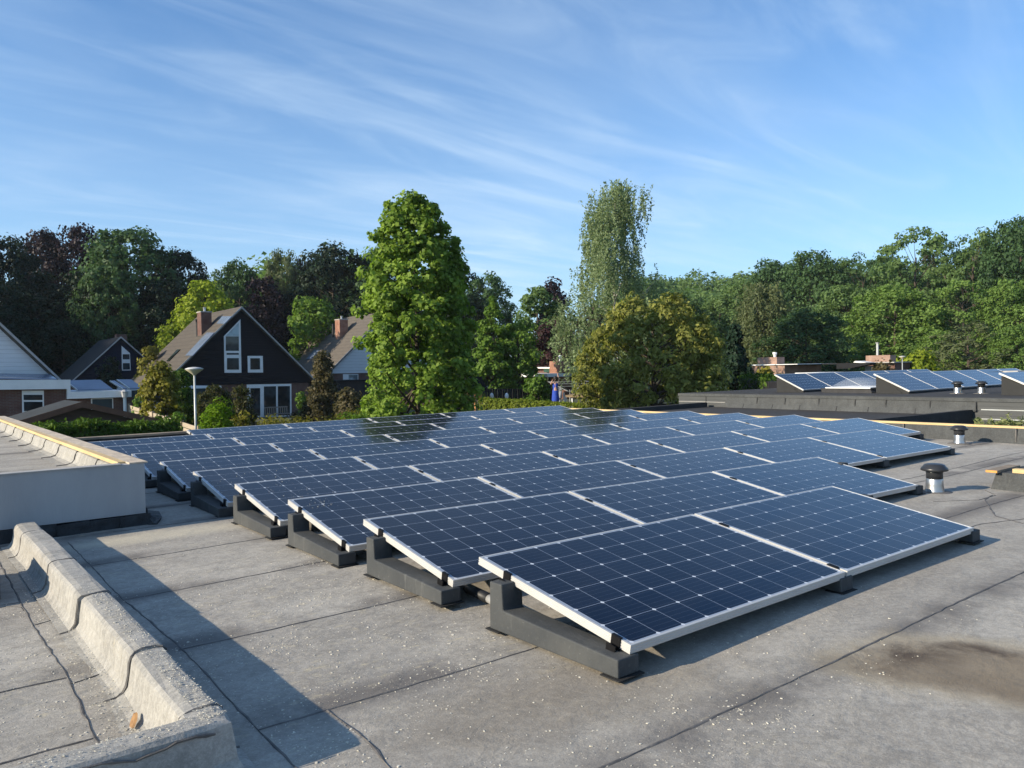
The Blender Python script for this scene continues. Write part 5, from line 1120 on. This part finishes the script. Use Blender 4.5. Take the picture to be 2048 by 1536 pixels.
# shrubs and hedges
def shrub(label, px, py, d, halfpx, leafm, seed, env=FULL, nclump=60, nleaf=70, leaf=.1, cr=.28, name='shrub', stems=12, zb=.1, **kw):
    P_, H_ = top_at(px, py, d); r = empty(name, P_, label, 'shrub'); R = wid(halfpx, d); V, cen = crown(seed, H_, zb, R, env, nclump, nleaf, leaf, cr, **kw)
    o = bpy.data.objects.new('foliage', quads_mesh('foliage', V, M[leafm])); COL.objects.link(o); o.parent = r
    rg_ = random.Random(seed); m = MB()
    for c in rg_.sample(list(map(tuple, cen)), min(stems, len(cen))): m.tube([(c[0] * .1, c[1] * .1, -.1), (c[0] * .5, c[1] * .5, c[2] * .6), c], [.03, .02, .008], 5, cap=False)
    r['_world'] = 0; m.build('stem', M['bark'], r, recalc=False); return r
shrub('tall golden-green shrub left of the lamp post', 318, 724, 33, 36, 'goldleaf', 61, FULL, 110, 85, .13, .30, name='tall_shrub')
shrub('dark green shrub behind the golden shrub', 358, 735, 36, 30, 'hedgeleaf', 62, FULL, 70, 70, .14, .32, name='tall_shrub')
shrub('bright light green conifer bush right of the lamp post', 434, 800, 24, 44, 'bushleaf', 63, [(0, .9), (.4, 1), (.75, .85), (1, .4)], 90, 120, .085, .22, name='bush', asp=.35, upb=.9)
shrub('red-tipped photinia shrub behind the bright green bush', 430, 770, 33, 40, 'photinia', 64, DOME, 120, 45, .13, .24, name='photinia', asp=.4)
shrub('red-tipped photinia shrub beside the patio door', 486, 772, 36, 22, 'photinia', 65, DOME, 70, 45, .13, .24, name='photinia', asp=.4)
shrub('low green shrub below the patio door', 488, 826, 28, 30, 'goldleaf', 66, DOME, 40, 60, .11, .22)
shrub('bronze-green tree-like shrub between the two gabled houses', 645, 704, 40, 52, 'bronzeleaf', 68, [(0, 1), (.35, .95), (.5, .62), (.66, .40), (.84, .42), (1, .2)], 300, 38, .12, .27, name='tall_shrub', lobes=.45)
shrub('brown and green shrub beside the tulip tree', 700, 775, 38, 30, 'bronzeleaf', 69, DOME, 50, 60, .14, .28)
shrub('green creeper bush at the brick corner of the black-boarded house', 605, 780, 45, 14, 'freshleaf', 70, FULL, 30, 60, .13, .22)
shrub('climbing green shrub on the board fence, near the lamp post', 355, 822, 29, 15, 'freshleaf', 71, FULL, 26, 60, .11, .2)
shrub('climbing green shrub on the board fence, near the white box', 275, 795, 34.5, 11, 'freshleaf', 72, FULL, 24, 60, .12, .2)
shrub('small round green shrub on the board fence, middle one', 318, 828, 31, 15, 'hedgeleaf', 73, DOME, 26, 60, .11, .2)
shrub('golden low bush in front of the pink chimney bungalow', 1532, 738, 43, 24, 'goldleaf', 74, DOME, 50, 60, .20, .4, name='bush')
shrub('golden bush below the distant street lamp', 1835, 700, 47, 40, 'limeleaf', 75, DOME, 70, 60, .22, .5, name='bush')
shrub('brown-green bush in front of the wide red chimney', 1765, 726, 43, 34, 'bronzeleaf', 76, DOME, 50, 60, .20, .45, name='bush')
shrub('dense ivy-like bush on top of the dark plank fence', 1075, 750, 47.6, 30, 'freshleaf', 77, DOME, 60, 60, .17, .4, name='bush')
shrub('small bush in front of the garage beside the white gable', 745, 795, 45, 40, 'freshleaf', 78, DOME, 50, 60, .15, .32, name='bush')
def hedge(label, a, b, thick, zt, leafm, seed, n, leaf, ragged=.08, zb=None, asp=.4, name='hedge', upb=.7):
    rg_ = np.random.default_rng(seed); a = Vector(a); b = Vector(b); d = (b - a); L = d.length; d.normalize(); nn = Vector((-d.y, d.x, 0)); g = ground(a.x, a.y) if zb is None else zb
    r = empty(name, (a.x, a.y, g), label, 'hedge'); r['_world'] = 0
    u = rg_.random(n) * L; f = rg_.choice(4, n, p=[.45, .12, .37, .06]); v = rg_.uniform(-.5, .5, n) * thick; w = rg_.random(n) ** .8
    za = np.interp(u, [0, L], [a.z if zt is None else zt, b.z if zt is None else zt]); top = za - g + ragged * (np.sin(u * 2.1 + seed) + .7 * np.sin(u * 5.3) + .9 * rg_.normal(size=n))
    v = np.where(f == 0, -thick / 2, np.where(f == 1, thick / 2, v)); z = np.where(f == 2, top, w * top); v = v + rg_.normal(size=n) * .06; z = z + rg_.normal(size=n) * .03
    C = np.stack([d.x * u + nn.x * v, d.y * u + nn.y * v, z], 1); N0 = np.where((f == 2)[:, None], np.array([0, 0, 1.]), np.where((f == 0)[:, None], -np.array([nn.x, nn.y, -.3]), np.array([nn.x, nn.y, .3]))); N = N0 + rg_.normal(size=C.shape) * .6; N /= np.linalg.norm(N, axis=1)[:, None]
    o = bpy.data.objects.new('foliage', quads_mesh('foliage', leaf_quads(rg_, C, N, leaf, asp, droop=-upb), M[leafm])); COL.objects.link(o); o.parent = r
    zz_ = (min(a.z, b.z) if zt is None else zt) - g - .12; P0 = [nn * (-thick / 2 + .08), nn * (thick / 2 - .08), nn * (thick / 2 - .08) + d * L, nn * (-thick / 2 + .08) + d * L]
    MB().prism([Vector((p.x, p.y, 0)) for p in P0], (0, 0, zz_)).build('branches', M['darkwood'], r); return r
hedge('dark green thuja hedge in front of the wooden shed', at(60, 862, 20.5), at(346, 847, 23), 1.0, None, 'hedgeleaf', 81, 15000, .12, .07)
hedge('low mixed green hedge below the patio and beside the tulip tree', at(525, 858, 27), at(745, 842, 30), 1.2, None, 'goldleaf', 82, 6000, .12, .14)
hedge('low green hedge right under the tulip tree', at(690, 838, 25), at(950, 828, 31), 1.0, None, 'freshleaf', 83, 5000, .12, .05)
hedge('clipped light green garden hedge right of the playhouse', at(966, 797.5, 41), at(1255, 816, 36), .8, None, 'clippedleaf', 84, 12000, .10, .012, asp=.7)
hedge('dark hedge along the black roof left of the dark clad building', at(1500, 752, 38), at(1560, 756, 30), 1.0, None, 'hedgeleaf', 85, 2500, .14, .06)
# weeds behind the pine-topped parapet
def weed(lab, px, py, d, seed, n, s):
    rg_ = random.Random(seed); p = at(px, py, d); r = empty('weed_plant', (p.x, p.y, -.05), lab, 'plant', 'weeds behind the pine-topped parapet'); V = []; g_ = np.random.default_rng(seed); H0 = p.z + .05; st = MB(); r['_world'] = 0
    for i in range(n):
        a = rg_.uniform(0, 6.28); h = H0 * rg_.uniform(.6, 1.0); t = Vector((math.cos(a) * .16 * s, math.sin(a) * .16 * s, h)); st.tube([(0, 0, 0), (t.x * .4, t.y * .4, h * .6), t], .004, 4, cap=False)
        k = 26; u = np.sqrt(g_.random(k)) * .65 + .35; C = np.stack([t.x * u, t.y * u, h * u], 1) + g_.normal(size=(k, 3)) * .025 * s; N = g_.normal(size=(k, 3)) + np.array([0, 0, .8]); N /= np.linalg.norm(N, axis=1)[:, None]; V.append(leaf_quads(g_, C, N, .06 * s, .4, droop=-.5))
    o = bpy.data.objects.new('leaves', quads_mesh('leaves', np.concatenate(V), M['weedleaf'])); COL.objects.link(o); o.parent = r; st.build('stem', M['weedleaf'], r, recalc=False)
weed('grey-green weed plant close to the small vent behind the pine strip', 1968, 836, 12.8, 1, 8, 1.1)
weed('grey-green weed plant in the middle behind the pine strip', 1990, 838, 12.6, 2, 8, 1.1)
weed('yellow-green weed plant right of the other weeds behind the pine strip', 2016, 842, 12.5, 3, 8, .9)
weed('tall weed plant at the right picture edge behind the pine strip', 2040, 830, 12.6, 4, 9, 1.2)
weed('tiny weed plant left of the others behind the pine strip', 1945, 845, 12.9, 5, 5, .7)
for o in list(bpy.data.objects):
    if '_world' in o: del o['_world']

# ------------------------------------------------------------------ thin morning air
mh = bpy.data.materials.new("thin_air"); mh.use_nodes = True; th = mh.node_tree; th.nodes.clear()
oh = th.nodes.new('ShaderNodeOutputMaterial'); vh = th.nodes.new('ShaderNodeVolumePrincipled'); vh.inputs['Color'].default_value = (.80, .90, 1.0, 1); vh.inputs['Density'].default_value = HAZE; vh.inputs['Anisotropy'].default_value = 0.0
th.links.new(vh.outputs[0], oh.inputs['Volume'])
hz = MB().box(-1480, 1480, -580, 1480, -4.2, 38).build('haze', mh); hz['kind'] = 'stuff'; hz['label'] = 'thin pale air between the roofs and the far trees'; hz['category'] = 'haze'
